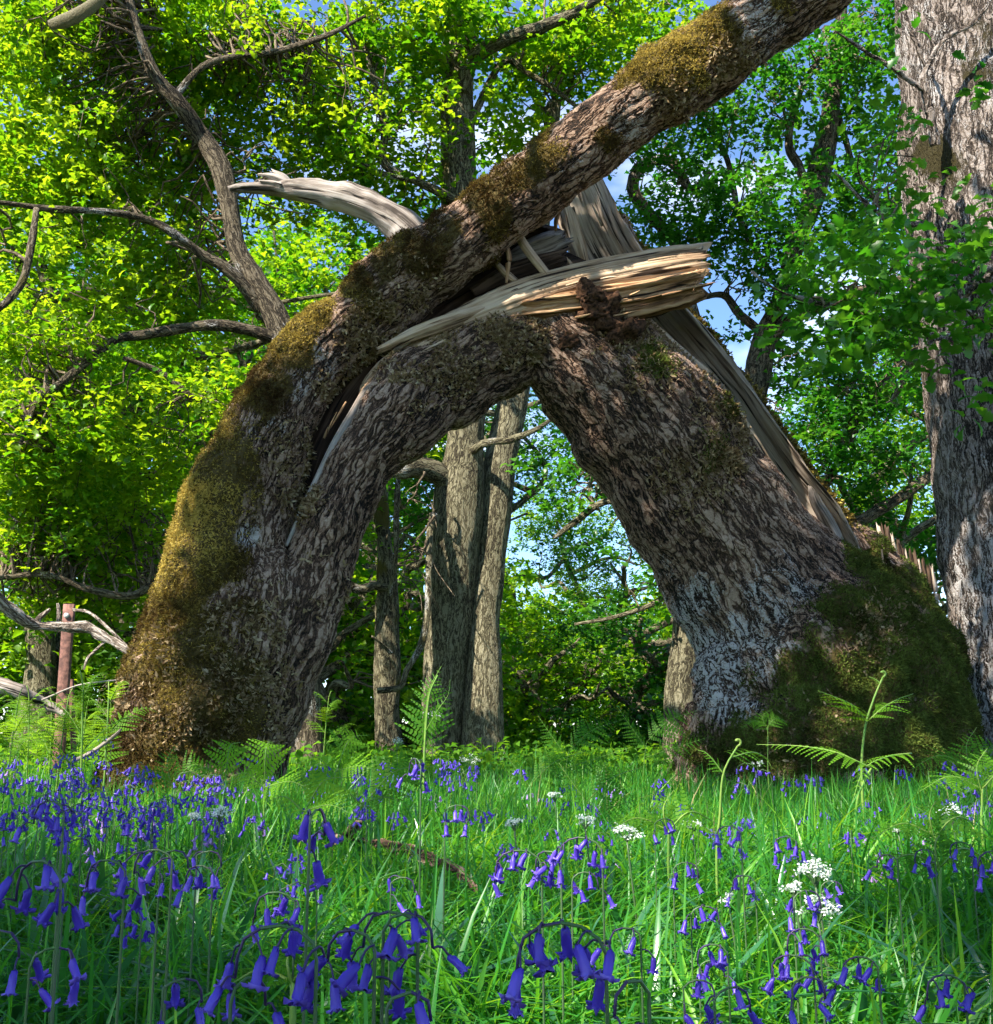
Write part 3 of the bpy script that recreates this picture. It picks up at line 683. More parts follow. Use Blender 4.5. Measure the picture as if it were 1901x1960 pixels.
# the hollow back half of the leaning trunk: one long trough of grey wood with mossy bark outside
SL = [(1092, 335, 7.42, 42), (1112, 380, 7.42, 48), (1140, 450, 7.42, 54), (1180, 520, 7.42, 58), (1240, 600, 7.43, 58), (1310, 680, 7.44, 58), (1385, 770, 7.45, 56), (1440, 850, 7.46, 56), (1500, 935, 7.48, 56), (1560, 1010, 7.5, 54), (1615, 1085, 7.5, 40), (1640, 1120, 7.5, 26)]
plankmesh('hollow_slab', SL, [(1.0, -0.75), (0.82, -0.55), (0.5, -0.12), (0.0, 0.08), (-0.5, -0.1), (-0.9, -0.6), (-1.05, -0.75), (-1.0, 0.1), (-0.4, 0.75), (0.4, 0.75), (1.02, 0.1)], M['greywood'], n=180, rough=0.016, jag0=0.14, seed=13.0, m=140, fr=60)
SB = [(u + 26 + (0 if v > 560 else 6), v - 22, y + 0.1, 30) for u, v, y, r in SL[2:-1]]
V, F, A = tube(*px(SB), n=70, m=20, rough=0.12, fr=6)
A['moss'] = np.clip(0.6 + 0.5 * fbm(V * 4, 2), 0, 1); A['lich'] = np.zeros(len(V))
mk('bark_shell', V, F, M['bark'], oak, A)
Nn = normals_of(V, F)
Vt, Ft, rt = tufts(V, Nn, np.clip(A['moss'] - 0.3, 0.001, 1), 5200, 0.026, 0.006); mk('moss', Vt, Ft, M['moss'], oak, {'rnd': rt})['kind'] = 'stuff'
plankmesh('torn_sliver', [(1090, 400, 7.3, 10), (1100, 440, 7.28, 13), (1112, 480, 7.28, 12), (1122, 515, 7.3, 8)], [(1, 0.3), (0.2, -0.9), (-1, -0.1), (0, 0.8)], M['pale'], n=24, rough=0.006, seed=21.0, m=14, jag0=0.03)
plankmesh('torn_sliver', [(1552, 930, 7.36, 5), (1562, 960, 7.34, 12), (1590, 1010, 7.34, 14), (1622, 1075, 7.38, 10), (1650, 1108, 7.4, 5)], [(1, 0.3), (0.2, -0.7), (-1, -0.1), (0, 0.8)], M['dead'], n=40, rough=0.004, seed=23.0, m=16, jag0=0.03)
# jagged shards standing on the stump
for k in range(13):
    f = k / 12; u = 1684 + 104 * f + rng.normal() * 2; v = 1012 + 96 * f + rng.normal() * 5; h = 64 + 16 * rng.random()
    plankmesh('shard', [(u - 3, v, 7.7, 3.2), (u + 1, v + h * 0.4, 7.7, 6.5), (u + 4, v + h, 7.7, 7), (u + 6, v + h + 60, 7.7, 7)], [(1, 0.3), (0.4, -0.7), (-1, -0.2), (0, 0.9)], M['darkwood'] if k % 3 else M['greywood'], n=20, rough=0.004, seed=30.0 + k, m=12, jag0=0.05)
plankmesh('splinter', [(1688, 1052, 7.35, 1.5), (1690, 1075, 7.33, 3), (1691, 1096, 7.33, 3)], [(1, 0), (0, -1), (-1, 0), (0, 1)], M['pale'], n=8, rough=0.001, m=8)
# crumbling rotten wood at the crown of the arch
mb = MB()
for (u, v, y, r, s) in ((1128, 566, 6.66, 24, 0), (1156, 602, 6.72, 34, 1), (1128, 632, 6.83, 34, 2), (1096, 655, 6.82, 24, 3), (1186, 646, 6.80, 36, 4), (1116, 548, 6.66, 15, 5)):
    a = at(u, v, y); rr = r * 6.95 / F_PX
    V, F, A = tube([a + np.array([0, 0, rr * 1.2]), a + np.array([0, 0, rr * .6]), a, a - np.array([0, 0, rr * .6]), a - np.array([0, 0, rr * 1.2])], [rr * .2, rr * .85, rr, rr * .8, rr * .15], n=40, m=40)
    V = V + nrm(V - a) * (rr * (0.50 * fbm(V * 12 + s, 3) + 0.16 * fbm(V * 70, 3)))[:, None]; mb.add(V, F)
mb.build('rotten_wood', M['rot'], oak)

# dead grey limb reaching out behind the arch
LB = [(812, 480, 7.0, 40), (778, 440, 7.0, 36), (735, 408, 7.0, 31), (690, 388, 7.0, 29), (640, 374, 7.0, 28), (595, 366, 7.0, 25), (550, 362, 7.0, 18), (500, 360, 7.0, 12), (462, 360, 7.0, 9), (438, 362, 7.0, 4)]
V, F, A = tube(*px(LB), n=110, m=40, rough=0.10, fr=7, ks=1.0)
g = fbm(np.column_stack([A['bk'][:, :2] * 34, A['bk'][:, 2] * 2.0]), 3)
V = V + normals_of(V, F) * (0.010 * g)[:, None]
mk('dead_limb', V, F, M['dead'], oak, A)
for k, s in enumerate(([(548, 352, 7.0, 10), (530, 342, 6.98, 9), (512, 336, 6.97, 6), (498, 334, 6.97, 2)], [(552, 350, 7.02, 9), (540, 338, 7.02, 8), (522, 328, 7.02, 3)], [(540, 356, 6.95, 9), (520, 350, 6.95, 7), (497, 346, 6.95, 3)], [(835, 440, 6.98, 6), (822, 452, 6.98, 8), (808, 470, 6.98, 6)])):
    plankmesh('broken_stub', s, [(1, 0.3), (0.3, -0.9), (-1, -0.3), (-0.2, 0.9)], M['dead'], n=18, rough=0.006, seed=50.0 + k, m=14, jag1=0.03)
# slivers lifting along the torn edges
rs_ = np.random.default_rng(5)
def slivers(path, n, mat, off, y):
    Q = spline(np.array(path, float), 60)
    for k in range(n):
        i = rs_.integers(3, 55); a = Q[i]; t = Q[i + 3] - Q[i - 3]; t = t / np.hypot(*t); nn_ = np.array([t[1], -t[0]]); L = rs_.uniform(18, 60); o_ = rs_.uniform(-off, off); li = rs_.uniform(-3, 7)
        p = a + nn_ * o_; sg = 1 if rs_.random() < .6 else -1
        plankmesh('splinter', [(p[0], p[1], y, 2.2), (p[0] + sg * t[0] * L * .5 + nn_[0] * li * .3, p[1] + sg * t[1] * L * .5 + nn_[1] * li * .3, y - .02, 2.6), (p[0] + sg * t[0] * L + nn_[0] * li, p[1] + sg * t[1] * L + nn_[1] * li, y - .05, .6)],
                  [(1, 0.3), (0.2, -0.9), (-1, -0.1), (0, 0.8)], M[mat], n=12, rough=0.002, seed=60.0 + k, m=8)
slivers([(760, 690), (850, 640), (935, 600), (1020, 568), (1110, 540), (1200, 520), (1290, 505)], 4, 'pale', 20, 6.68)
slivers([(1000, 600), (1080, 592), (1160, 582), (1240, 568), (1320, 548)], 6, 'brown', 26, 6.68)
slivers([(1310, 540), (1335, 525), (1345, 505), (1350, 485)], 2, 'brown', 8, 6.75)
slivers([(585, 930), (620, 850), (670, 760), (720, 690)], 3, 'brown', 12, 6.72)
slivers([(1110, 380), (1150, 470), (1190, 530)], 5, 'greywood', 30, 7.3)
# hanging root thread
V, F, A = tube(*px([(1612, 1085, 7.25, 1.5), (1624, 1108, 7.22, 2), (1622, 1130, 7.22, 1.8), (1610, 1148, 7.25, 1)]), n=20, m=6); mk('splinter', V, F, M['dead'], oak, A)

# ------------------------------------------------------------------ the trees
def N0(u, v, V): return np.zeros(len(V))

# oak behind the arch, leaning off to the upper edge
Y = 10.5
tree('leaning_oak', 'oak with a bent mossy stem rising behind the mossy leg of the arch', 
     [(590, 1470, Y, 36), (587, 1380, Y, 29), (585, 1250, Y, 27), (578, 1000, Y, 27), (565, 800, Y, 26), (548, 670, Y, 25), (525, 600, Y, 24), (490, 540, Y, 21), (455, 480, Y, 18), (440, 400, Y, 17), (422, 320, Y, 20), (385, 260, Y, 18), (340, 195, Y - .2, 16), (300, 150, Y - .3, 13), (270, 80, Y - .4, 10), (240, -30, Y - .5, 8)],
     [[(500, 590, Y, 14), (440, 520, Y - .2, 12), (390, 490, Y - .3, 10), (330, 445, Y - .5, 9), (280, 420, Y - .6, 7), (200, 405, Y - .9, 7), (100, 400, Y - 1.2, 6), (-20, 385, Y - 1.5, 4)],
      [(540, 652, Y, 12), (480, 632, Y - .1, 11), (420, 622, Y - .2, 11), (350, 628, Y - .3, 10), (280, 640, Y - .4, 10), (220, 650, Y - .5, 9), (170, 690, Y - .7, 8), (120, 730, Y - .8, 7), (70, 770, Y - .9, 6), (40, 850, Y - 1, 4)],
      [(560, 800, Y, 10), (480, 790, Y - .2, 8), (430, 775, Y - .4, 7), (370, 760, Y - .5, 6), (320, 720, Y - .6, 6), (280, 700, Y - .7, 6), (235, 685, Y - .8, 4)],
      [(70, 400, Y - 1.3, 6), (60, 470, Y - 1.4, 7), (42, 540, Y - 1.5, 7), (0, 588, Y - 1.6, 7), (-60, 620, Y - 1.6, 5)],
      [(570, 1150, Y, 10), (420, 1120, Y + .2, 9), (320, 1108, Y + .2, 8), (250, 1140, Y, 8), (170, 1128, Y - .2, 7), (90, 1100, Y - .3, 6), (-20, 1108, Y - .4, 4)],
      [(330, 190, Y - .2, 8), (400, 120, Y - .2, 6), (520, 100, Y, 6), (620, 70, Y, 5), (700, 30, Y, 3)]],
     [blob(110, 80, 10.6, 200, 130, 1.2, 130), blob(330, 90, 11.4, 190, 130, 1.3, 130), blob(120, 320, 10.6, 190, 130, 1.1, 130), blob(330, 330, 11.6, 150, 130, 1.2, 70), blob(80, 560, 10.6, 170, 120, 1.0, 85),
      blob(310, 560, 11.6, 150, 110, 1.0, 70), blob(110, 800, 11.0, 190, 120, 1.2, 105), blob(330, 800, 11.4, 120, 130, 1.0, 60), blob(120, 1000, 11.4, 190, 120, 1.2, 110), blob(520, 120, 11.4, 150, 150, 1.2, 80),
      blob(90, 120, 9.9, 170, 130, .7, 50), blob(300, 80, 10.0, 150, 80, .5, 26), blob(70, 300, 9.9, 120, 120, .5, 34), blob(260, 330, 10.0, 110, 60, .4, 16), blob(120, 480, 9.9, 150, 50, .4, 22), blob(330, 560, 10.3, 120, 50, .4, 16), blob(70, 640, 9.9, 130, 60, .4, 20), blob(300, 700, 10.4, 120, 60, .4, 20), blob(110, 850, 10.0, 160, 90, .6, 44), blob(330, 900, 10.8, 60, 110, .6, 24), blob(110, 1030, 10.6, 160, 70, .6, 34), blob(150, 1150, 11.2, 170, 50, .6, 30), blob(400, 250, 10.6, 100, 90, .6, 26), blob(520, 420, 9.6, 40, 50, .4, 7), blob(600, 300, 11.2, 130, 110, 1.0, 50), blob(430, 760, 9.6, 60, 40, .4, 12), blob(560, 560, 10.8, 50, 60, .4, 12), blob(470, 460, 9.7, 60, 30, .4, 8)],
     base_at(590, Y), tone=0.27, dens=1.45, L=0.088, bark='bark_dim', moss=lambda u, v, V: np.clip(0.35 * fbm(V * 2, 2), 0, 1), lich_lit=lambda u, v, V: np.clip(fbm(V * 3, 2), 0, 1))

# twin stemmed oak framed by the arch
Y = 12.0
tree('twin_oak', 'twin stemmed oak standing dappled with light in the middle of the arch',
     [(846, 1500, Y, 48), (847, 1438, Y, 42), (852, 1350, Y, 43), (860, 1240, Y, 46), (868, 1100, Y, 48), (878, 960, Y, 50), (890, 860, Y, 37), (895, 760, Y, 34), (888, 600, Y + .1, 35), (880, 420, Y + .1, 35), (876, 300, Y + .1, 34), (876, 150, Y + .1, 31), (880, 40, Y + .1, 29), (885, -120, Y, 24)],
     [[(905, 1000, Y - .05, 26), (860, 930, Y - .1, 22), (830, 905, Y - .2, 22), (795, 893, Y - .4, 21), (765, 897, Y - .55, 20), (750, 900, Y - .6, 14)],
      [(905, 862, Y - .2, 8), (930, 848, Y - .4, 8), (975, 842, Y - .5, 7), (1025, 822, Y - .6, 5), (1060, 800, Y - .6, 3)],
      [(830, 985, Y - .4, 8), (823, 1019, Y - .5, 8), (821, 1090, Y - .55, 7), (818, 1169, Y - .6, 7), (806, 1234, Y - .65, 7), (778, 1284, Y - .7, 6), (768, 1313, Y - .72, 6), (745, 1320, Y - .75, 6), (722, 1322, Y - .78, 5)],
      [(885, 390, Y - .1, 11), (850, 372, Y - .2, 9), (790, 343, Y - .3, 8), (735, 312, Y - .4, 8), (736, 250, Y - .4, 8), (722, 180, Y - .45, 7), (700, 95, Y - .5, 6), (680, 30, Y - .5, 5)],
      [(885, 170, Y - .1, 15), (905, 112, Y - .3, 15), (960, 78, Y - .5, 14), (1040, 50, Y - .7, 12), (1110, 18, Y - .9, 10), (1180, -30, Y - 1, 8)],
      [(890, 260, Y, 8), (960, 120, Y, 7), (1010, 140, Y, 6), (1060, 170, Y, 5), (1110, 210, Y, 3)],
      [(790, 343, Y - .3, 6), (740, 335, Y - .4, 6), (690, 312, Y - .5, 4)]],
     [blob(760, 90, 11.8, 130, 120, 1.2, 85), blob(1000, 130, 12.4, 110, 90, 1.0, 36), blob(680, 300, 12, 110, 110, 1.0, 50), blob(980, 300, 12.8, 100, 70, 1, 26), blob(1130, 60, 11.6, 90, 60, .8, 26), blob(880, 40, 11.4, 90, 60, .6, 22),
      blob(1190, 50, 12.2, 90, 70, .6, 26), blob(1270, 20, 13, 90, 50, .6, 16), blob(1090, 150, 12.6, 70, 50, .6, 14), blob(860, 250, 11.5, 60, 80, .4, 12), blob(1010, 60, 12.6, 120, 60, 1, 24), blob(780, 430, 12.6, 90, 70, .8, 22)],
     base_at(860, Y), tone=0.04, tm=28, tn=120,
     trunks=[[(922, 1510, Y - .1, 51), (923, 1440, Y - .1, 44), (925, 1330, Y - .1, 37), (928, 1180, Y, 31), (940, 1060, Y + .05, 30), (950, 960, Y + .1, 31), (958, 880, Y + .15, 31), (975, 800, Y + .2, 30), (995, 700, Y + .3, 28), (1015, 560, Y + .4, 23), (1040, 380, Y + .5, 18), (1060, 200, Y + .6, 14)]],
     moss=lambda u, v, V: np.clip(0.45 * sstep(v, 930, 880) * (u < 860) + 0.3 * fbm(V * 2, 2), 0, 1), lich_lit=lambda u, v, V: np.clip(0.5 * fbm(V * 3, 2), 0, 1), rough=0.07)

# dark forked oak behind the leaning trunk
Y = 13.5
tree('forked_oak', 'dark forked oak seen against blue sky behind the leaning trunk',
     [(1425, 1480, Y, 36), (1432, 1200, Y, 32), (1434, 900, Y, 28), (1440, 786, Y, 24), (1456, 690, Y, 25), (1470, 630, Y, 23), (1484, 600, Y, 17), (1522, 475, Y, 16), (1553, 390, Y, 20), (1572, 310, Y, 23), (1588, 230, Y, 18), (1600, 120, Y, 13), (1612, 20, Y, 10), (1620, -80, Y, 8)],
     [[(1466, 655, Y, 17), (1500, 625, Y - .1, 15), (1555, 588, Y - .2, 14), (1640, 560, Y - .4, 12), (1745, 533, Y - .6, 11), (1830, 500, Y - .7, 8)],
      [(1555, 385, Y, 9), (1530, 320, Y - .1, 9), (1510, 275, Y - .2, 8), (1525, 190, Y - .3, 7), (1562, 118, Y - .4, 5), (1580, 50, Y - .4, 3)],
      [(1462, 640, Y, 9), (1415, 600, Y, 8), (1385, 565, Y, 7), (1330, 570, Y - .1, 5), (1270, 560, Y - .1, 3)],
      [(1440, 900, Y, 11), (1330, 600, Y + .4, 9), (1300, 480, Y + .3, 10), (1215, 372, Y + .2, 12), (1228, 318, Y + .2, 12), (1285, 308, Y + .1, 10), (1322, 362, Y, 8), (1360, 330, Y, 4)],
      [(1480, 530, Y, 7), (1420, 430, Y, 6), (1390, 300, Y, 5), (1330, 210, Y, 4), (1290, 160, Y, 3)],
      [(1450, 1180, Y, 14), (1560, 1060, Y - .2, 13), (1644, 1000, Y - .3, 12), (1755, 930, Y - .4, 10), (1840, 860, Y - .5, 6)],
      [(1600, 200, Y, 6), (1640, 330, Y, 5), (1690, 390, Y, 5), (1760, 380, Y, 3)],
      [(1540, 1010, Y, 8), (1650, 800, Y, 7), (1700, 720, Y, 6), (1760, 660, Y, 4)]],
     [blob(1300, 300, 13.4, 120, 80, 1.2, 34), blob(1420, 210, 13.2, 130, 100, 1.2, 52), blob(1600, 160, 13, 120, 100, 1.2, 48), blob(1400, 420, 13, 130, 70, 1.0, 44), blob(1620, 400, 13.4, 110, 90, 1.0, 34), blob(1340, 460, 13.4, 80, 60, .8, 22),
      blob(1500, 520, 12.8, 110, 60, .8, 30), blob(1620, 760, 13, 100, 110, 1.0, 42), blob(1560, 860, 12.8, 80, 70, .8, 26), blob(1680, 900, 13.4, 90, 60, .8, 26), blob(1240, 200, 14, 90, 70, .8, 22), blob(1700, 60, 13, 90, 80, 1, 30),
      blob(1560, 700, 13.4, 60, 70, .6, 14), blob(1250, 420, 13.8, 50, 70, .6, 12), blob(1380, 640, 14, 40, 40, .6, 4), blob(1640, 1010, 13.6, 110, 50, .8, 24)],
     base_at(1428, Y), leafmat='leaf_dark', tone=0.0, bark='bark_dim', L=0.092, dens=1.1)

# big pale oak at the edge of the frame
Y = 8.0
R1T = [(1985, 1560, Y, 165), (1978, 1460, Y, 130), (1975, 1380, Y, 124), (1968, 1250, Y, 134), (1958, 1130, Y, 138), (1945, 1000, Y, 146), (1938, 850, Y, 148), (1925, 680, Y, 152), (1912, 500, Y, 158), (1902, 380, Y, 162), (1892, 300, Y, 160), (1878, 150, Y, 148), (1868, 0, Y, 146), (1862, -150, Y, 138), (1858, -330, Y, 120)]
tree('pale_oak', 'massive pale barked oak trunk standing beside the mossy stump',
     R1T,
     [[(1790, 278, 7.5, 9), (1776, 190, 7.4, 8), (1768, 160, 7.38, 7), (1778, 120, 7.35, 6), (1815, 70, 7.3, 5), (1860, 45, 7.28, 4), (1890, 10, 7.25, 3), (1905, -30, 7.2, 3)],
      [(1770, 175, 7.4, 4), (1700, 125, 7.2, 4), (1650, 95, 7.1, 3), (1600, 60, 7.0, 2)],
      [(1772, 130, 7.35, 4), (1745, 60, 7.3, 4), (1722, 0, 7.3, 3), (1700, -50, 7.3, 3)],
      [(1840, 640, 7.3, 9), (1790, 645, 6.8, 7), (1700, 610, 6.3, 6), (1610, 590, 5.9, 4), (1500, 560, 5.6, 3), (1440, 520, 5.5, 2)],
      [(1850, 560, 7.3, 9), (1900, 520, 6.4, 6), (1850, 510, 5.8, 4), (1760, 490, 5.5, 3)],
      [(1780, 430, 7.5, 6), (1700, 420, 7.0, 5), (1640, 370, 6.7, 4), (1600, 330, 6.6, 2)]],
     [], base_at(1978, Y), bark='bark_grey', tm=90, tn=420, rough=0.05,
     moss=lambda u, v, V: np.clip(paint(u, v, [(1790, 300, 60, .9), (1840, 330, 60, .6), (1780, 720, 40, .5), (1880, 80, 70, .5), (1860, 120, 60, .6)]) + 0.2 * fbm(V * 4, 2), 0, 1),
     lich_lit=lambda u, v, V: np.clip(sstep(v, 850, 1250) * 0.75 + 0.25 * sstep(v, 700, 300) + 0.3 * fbm(V * 3, 2), 0, 1))
pale = bpy.data.objects['pale_oak']
bl = [blob(1610, 630, 5.7, 80, 50, .3, 8), blob(1585, 585, 5.8, 40, 40, .3, 4), blob(1700, 610, 5.7, 90, 45, .3, 9), blob(1840, 545, 5.5, 70, 45, .3, 8), blob(1730, 500, 5.8, 70, 30, .3, 4), blob(1880, 670, 5.6, 30, 25, .2, 3), blob(1640, 520, 6.0, 60, 40, .3, 4),
      blob(1620, 680, 5.9, 50, 35, .3, 3), blob(1680, 400, 6.7, 60, 50, .3, 4), blob(1860, 465, 5.6, 50, 25, .3, 3), blob(1710, 290, 6.9, 40, 50, .3, 3), blob(1700, 150, 7.0, 40, 40, .3, 2)]
V, F, r, cl = crown(bl, 1.0, 0.095, 'lobed', 8, up=0.62, tone=0.3)
mk('crown', V, F, M['leaf_dark'], pale, {'rnd': r})
mb = MB(); twigs(mb, cl, np.concatenate([spline(px(l)[0], 30) for l in ([(1840, 640, 7.3, 9), (1790, 645, 6.8, 7), (1700, 610, 6.3, 6), (1610, 590, 5.9, 4), (1440, 520, 5.5, 2)], [(1850, 560, 7.3, 9), (1900, 520, 6.4, 6), (1850, 510, 5.8, 4), (1760, 490, 5.5, 3)], [(1780, 430, 7.5, 6), (1700, 420, 7.0, 5), (1600, 330, 6.6, 2)])]), r0=0.009, r1=0.003)
o = mb.build('twigs', M['bark_twig'], pale); zeros_attr(o); o['kind'] = 'stuff'

# broken off young oak with hanging dead sprays, between the arch leg and the twin oak
Y = 13.0
sn = tree('snag', 'broken off old stem with peeling bark beside the twin oak', 
     [(742, 1490, Y, 32), (742, 1438, Y, 27), (741, 1350, Y, 27), (740, 1250, Y, 27), (741, 1180, Y, 24), (741, 1130, Y, 20), (738, 1060, Y, 15), (730, 980, Y, 14), (722, 900, Y, 12), (715, 800, Y, 9)],
     [[(740, 1125, Y - .1, 9), (715, 1122, Y - .2, 9), (690, 1128, Y - .3, 9), (662, 1120, Y - .4, 7), (640, 1110, Y - .4, 4)],
      [(745, 1140, Y - .2, 5), (757, 1070, Y - .3, 5), (759, 980, Y - .3, 6), (763, 900, Y - .3, 5), (765, 860, Y - .3, 4)],
      [(748, 1250, Y - .35, 4), (730, 1232, Y - .5, 3), (712, 1218, Y - .6, 2)]],
     [blob(700, 1100, 12.8, 40, 30, .3, 4), blob(700, 1000, 13.2, 40, 60, .4, 6)], base_at(742, Y), cat='dead tree',
     moss=lambda u, v, V: np.clip(0.3 + 0.5 * fbm(V * 3, 2), 0, 1), rough=0.2, tm=20)
def deadspray(parent, u, v, y, du, dv, n, seed):
    rs = np.random.default_rng(seed); mb = MB()
    main = [(u + du * t + rs.normal() * 5, v + dv * t + rs.normal() * 5, y + rs.normal() * .03, 2.6 * (1 - .7 * t)) for t in np.linspace(0, 1, 7)]
    mb.add(*tube(*px(main), n=20, m=5))
    for k in range(n):
        t = rs.random() * .8 + .1; a = np.array([u + du * t, v + dv * t]); dd = np.array([rs.normal() * 45, abs(rs.normal()) * 55 + 10])
        mb.add(*tube(*px([(a[0] + dd[0] * q + rs.normal() * 4, a[1] + dd[1] * q * q, y + rs.normal() * .05, 1.6 * (1 - .6 * q)) for q in (0, .35, .7, 1)]), n=12, m=4))
    o = mb.build('twigs', M['bark_twig'], parent); zeros_attr(o); o['kind'] = 'stuff'; o['label'] = 'bare dead spray hanging in front of the stem'
tw = bpy.data.objects['twin_oak']
deadspray(tw, 822, 1000, 11.4, -60, 130, 9, 3); deadspray(tw, 815, 905, 11.4, -35, 60, 5, 4); deadspray(tw, 820, 1040, 11.4, -65, 30, 5, 5)

# slender stem half hidden by the leaning trunk
Y = 10.5
tree('young_oak', 'slim oak stem half hidden behind the foot of the leaning trunk',
     [(1300, 1500, Y, 40), (1300, 1440, Y, 34), (1304, 1330, Y, 31), (1318, 1200, Y, 30), (1330, 1050, Y, 28), (1320, 900, Y, 25), (1260, 760, Y - .2, 20), (1180, 680, Y - .6, 14), (1120, 640, Y - .8, 8)],
     [[(1330, 1000, Y, 9), (1260, 960, Y, 8), (1160, 960, Y + .2, 7), (1100, 1000, Y + .3, 6), (1060, 1030, Y + .4, 4)], [(1345, 1080, Y, 7), (1260, 1150, Y, 5), (1180, 1180, Y, 4), (1100, 1195, Y, 3)]],
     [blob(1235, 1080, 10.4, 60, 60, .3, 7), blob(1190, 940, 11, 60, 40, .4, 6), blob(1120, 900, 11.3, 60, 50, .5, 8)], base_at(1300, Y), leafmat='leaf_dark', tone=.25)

# weathered stump of a grey tree at the sunny edge of the wood
Y = 15.0
V, F, A = tube(*px([(96, 1500, Y, 30), (96, 1340, Y, 27), (97, 1260, Y, 25), (98, 1215, Y, 22), (100, 1200, Y, 14), (102, 1196, Y, 4)]), n=60, m=24, rough=0.12, fr=4)
A['moss'] = np.zeros(len(V)); A['lich'] = np.ones(len(V)) * .3
tag(mk('tree_stump', V, F, M['bark_grey'], None, A), 'tall grey rounded tree stump behind the red brown post', 'stump')

# ------------------------------------------------------------------ woodland behind: every tree with its own trunk and crown
def far_proto(name, seed, mat, h=9.0, spread=2.6, low=0.5, n=150):
    global rng
    keep = rng; rng = np.random.default_rng(seed)
    root = thing(name, 'tree', 'tree', (0, 0, 0))
    bend = rng.normal(size=(7, 2)) * 0.16
    P = np.array([[bend[k, 0] * k * .5, bend[k, 1] * k * .5, -0.3 + (h * 0.85 + .3) * k / 6] for k in range(7)]); r = np.linspace(0.24, 0.05, 7); r[0] = .34
    V, F, A = tube(P, r, n=40, m=12, rough=.12, fr=3); A['moss'] = np.clip(.4 * fbm(V * 2, 2), 0, 1); A['lich'] = np.zeros(len(V))
    mk('trunk', V, F, M['bark_far'], root, A)
    lp = [spline(P, 40)[6:]]
    for k in range(7):
        a = spline(P, 40)[10 + k * 4]; an = rng.random() * 6.28; L = spread * (.6 + .6 * rng.random())
        Q = np.array([a + np.array([math.cos(an), math.sin(an), .35]) * L * t + rng.normal(size=3) * .12 * L * t for t in np.linspace(0, 1, 6)]); Q[0] = a
        V, F, A = tube(Q, np.linspace(.10, .02, 6), n=24, m=7, rough=.15); A['moss'] = np.zeros(len(V)); A['lich'] = A['moss']
        mk('limb', V, F, M['bark_far'], root, A); lp.append(spline(Q, 20))
    bl = []
    for k in range(9):
        z = h * (low + (1 - low) * rng.random()) * .95 ; an = rng.random() * 6.28; q = spread * (.3 + .6 * rng.random()) * (1.15 - .5 * abs(z / h - .6))
        bl.append((np.array([math.cos(an) * q, math.sin(an) * q, z]), (spread * .5, spread * .5, h * .10), n // 9))
    V, F, rr, cl = crown(bl, 1, 0.125, 'low', 12, up=.65)
    mk('crown', V, F, M[mat], root, {'rnd': rr})
    mb = MB(); twigs(mb, cl[::2], np.concatenate(lp), n=5, r0=.03); o = mb.build('twigs', M['bark_twig'], root); zeros_attr(o); o['kind'] = 'stuff'
    rng = keep
    return root

def copy_tree(o, parent=None):
    c = o.copy(); C.objects.link(c)
    if parent is not None: c.parent = parent
    for ch in list(o.children): copy_tree(ch, c)
    return c

PROTO = [far_proto('woodland_oak', 101, 'leaf', 9.5, 3.0, .42, 210), far_proto('woodland_oak', 102, 'leaf_dark', 11, 3.2, .38, 230), far_proto('woodland_oak', 103, 'leaf', 8, 2.8, .3, 200),
         far_proto('woodland_bush', 104, 'leaf_dark', 3.6, 2.0, .12, 150), far_proto('woodland_bush', 105, 'leaf', 3.0, 1.9, .10, 140)]
# (u, y, prototype, turn, size)
FAR = [(60, 14.5, 0, 10, 1), (250, 16.5, 2, 80, 1.05), (430, 20, 0, 160, 1.1), (-120, 13, 2, 200, 1.0), (160, 21, 1, 250, 1.1), (600, 23, 2, 300, 1.1), (360, 24, 0, 30, 1.2), (560, 26, 1, 95, 1.15), (740, 21, 1, 140, 1.05), (-60, 24, 0, 300, 1.2),
       (680, 30, 0, 45, 1.3), (860, 26, 1, 210, 1.1), (985, 28, 1, 20, .9), (1200, 30, 2, 50, .75), (1110, 36, 0, 10, .9), (1410, 24, 2, 100, .8), (1600, 24, 2, 260, .85), (1790, 19, 1, 10, .8), (1900, 22, 0, 170, 1.1), (1500, 34, 2, 330, 1.0), (2000, 15, 1, 190, 1.0), (1850, 32, 1, 280, 1.1),
       (450, 34, 2, 10, 1.5), (200, 33, 0, 40, 1.4), (-150, 34, 1, 80, 1.4), (820, 38, 0, 100, 1.4),
       (640, 17, 4, 0, 1.1), (700, 22, 4, 40, 1.2), (1000, 24, 4, 90, 1.2), (1010, 19.5, 4, 200, .95), (1130, 20.5, 4, 120, .8), (1250, 17, 3, 140, .7), (1180, 24, 4, 10, 1.0), (1370, 20, 4, 60, 1.0), (1500, 17, 3, 300, 1.0), (1660, 16, 3, 30, 1.1), (1800, 20, 3, 220, 1.2),
       (450, 19, 4, 100, 1.3), (260, 20, 4, 240, 1.3), (80, 19, 4, 20, 1.2), (-60, 17, 4, 280, 1.2), (600, 15, 4, 180, 1.0), (790, 18, 4, 250, 1.1), (900, 30, 4, 30, 1.4), (1050, 30, 4, 90, 1.3), (1300, 33, 4, 10, 1.6), (1560, 33, 4, 200, 1.6), (340, 29, 4, 300, 1.6)]
LAB = ['tall oak with bright green leaves in the wood behind the arch', 'dark leaved tall oak in the wood behind the arch', 'low branched bright oak in the wood behind the arch', 'dark leafy bush under the trees behind the arch', 'bright sunlit leafy bush under the trees behind the arch']
used = set()
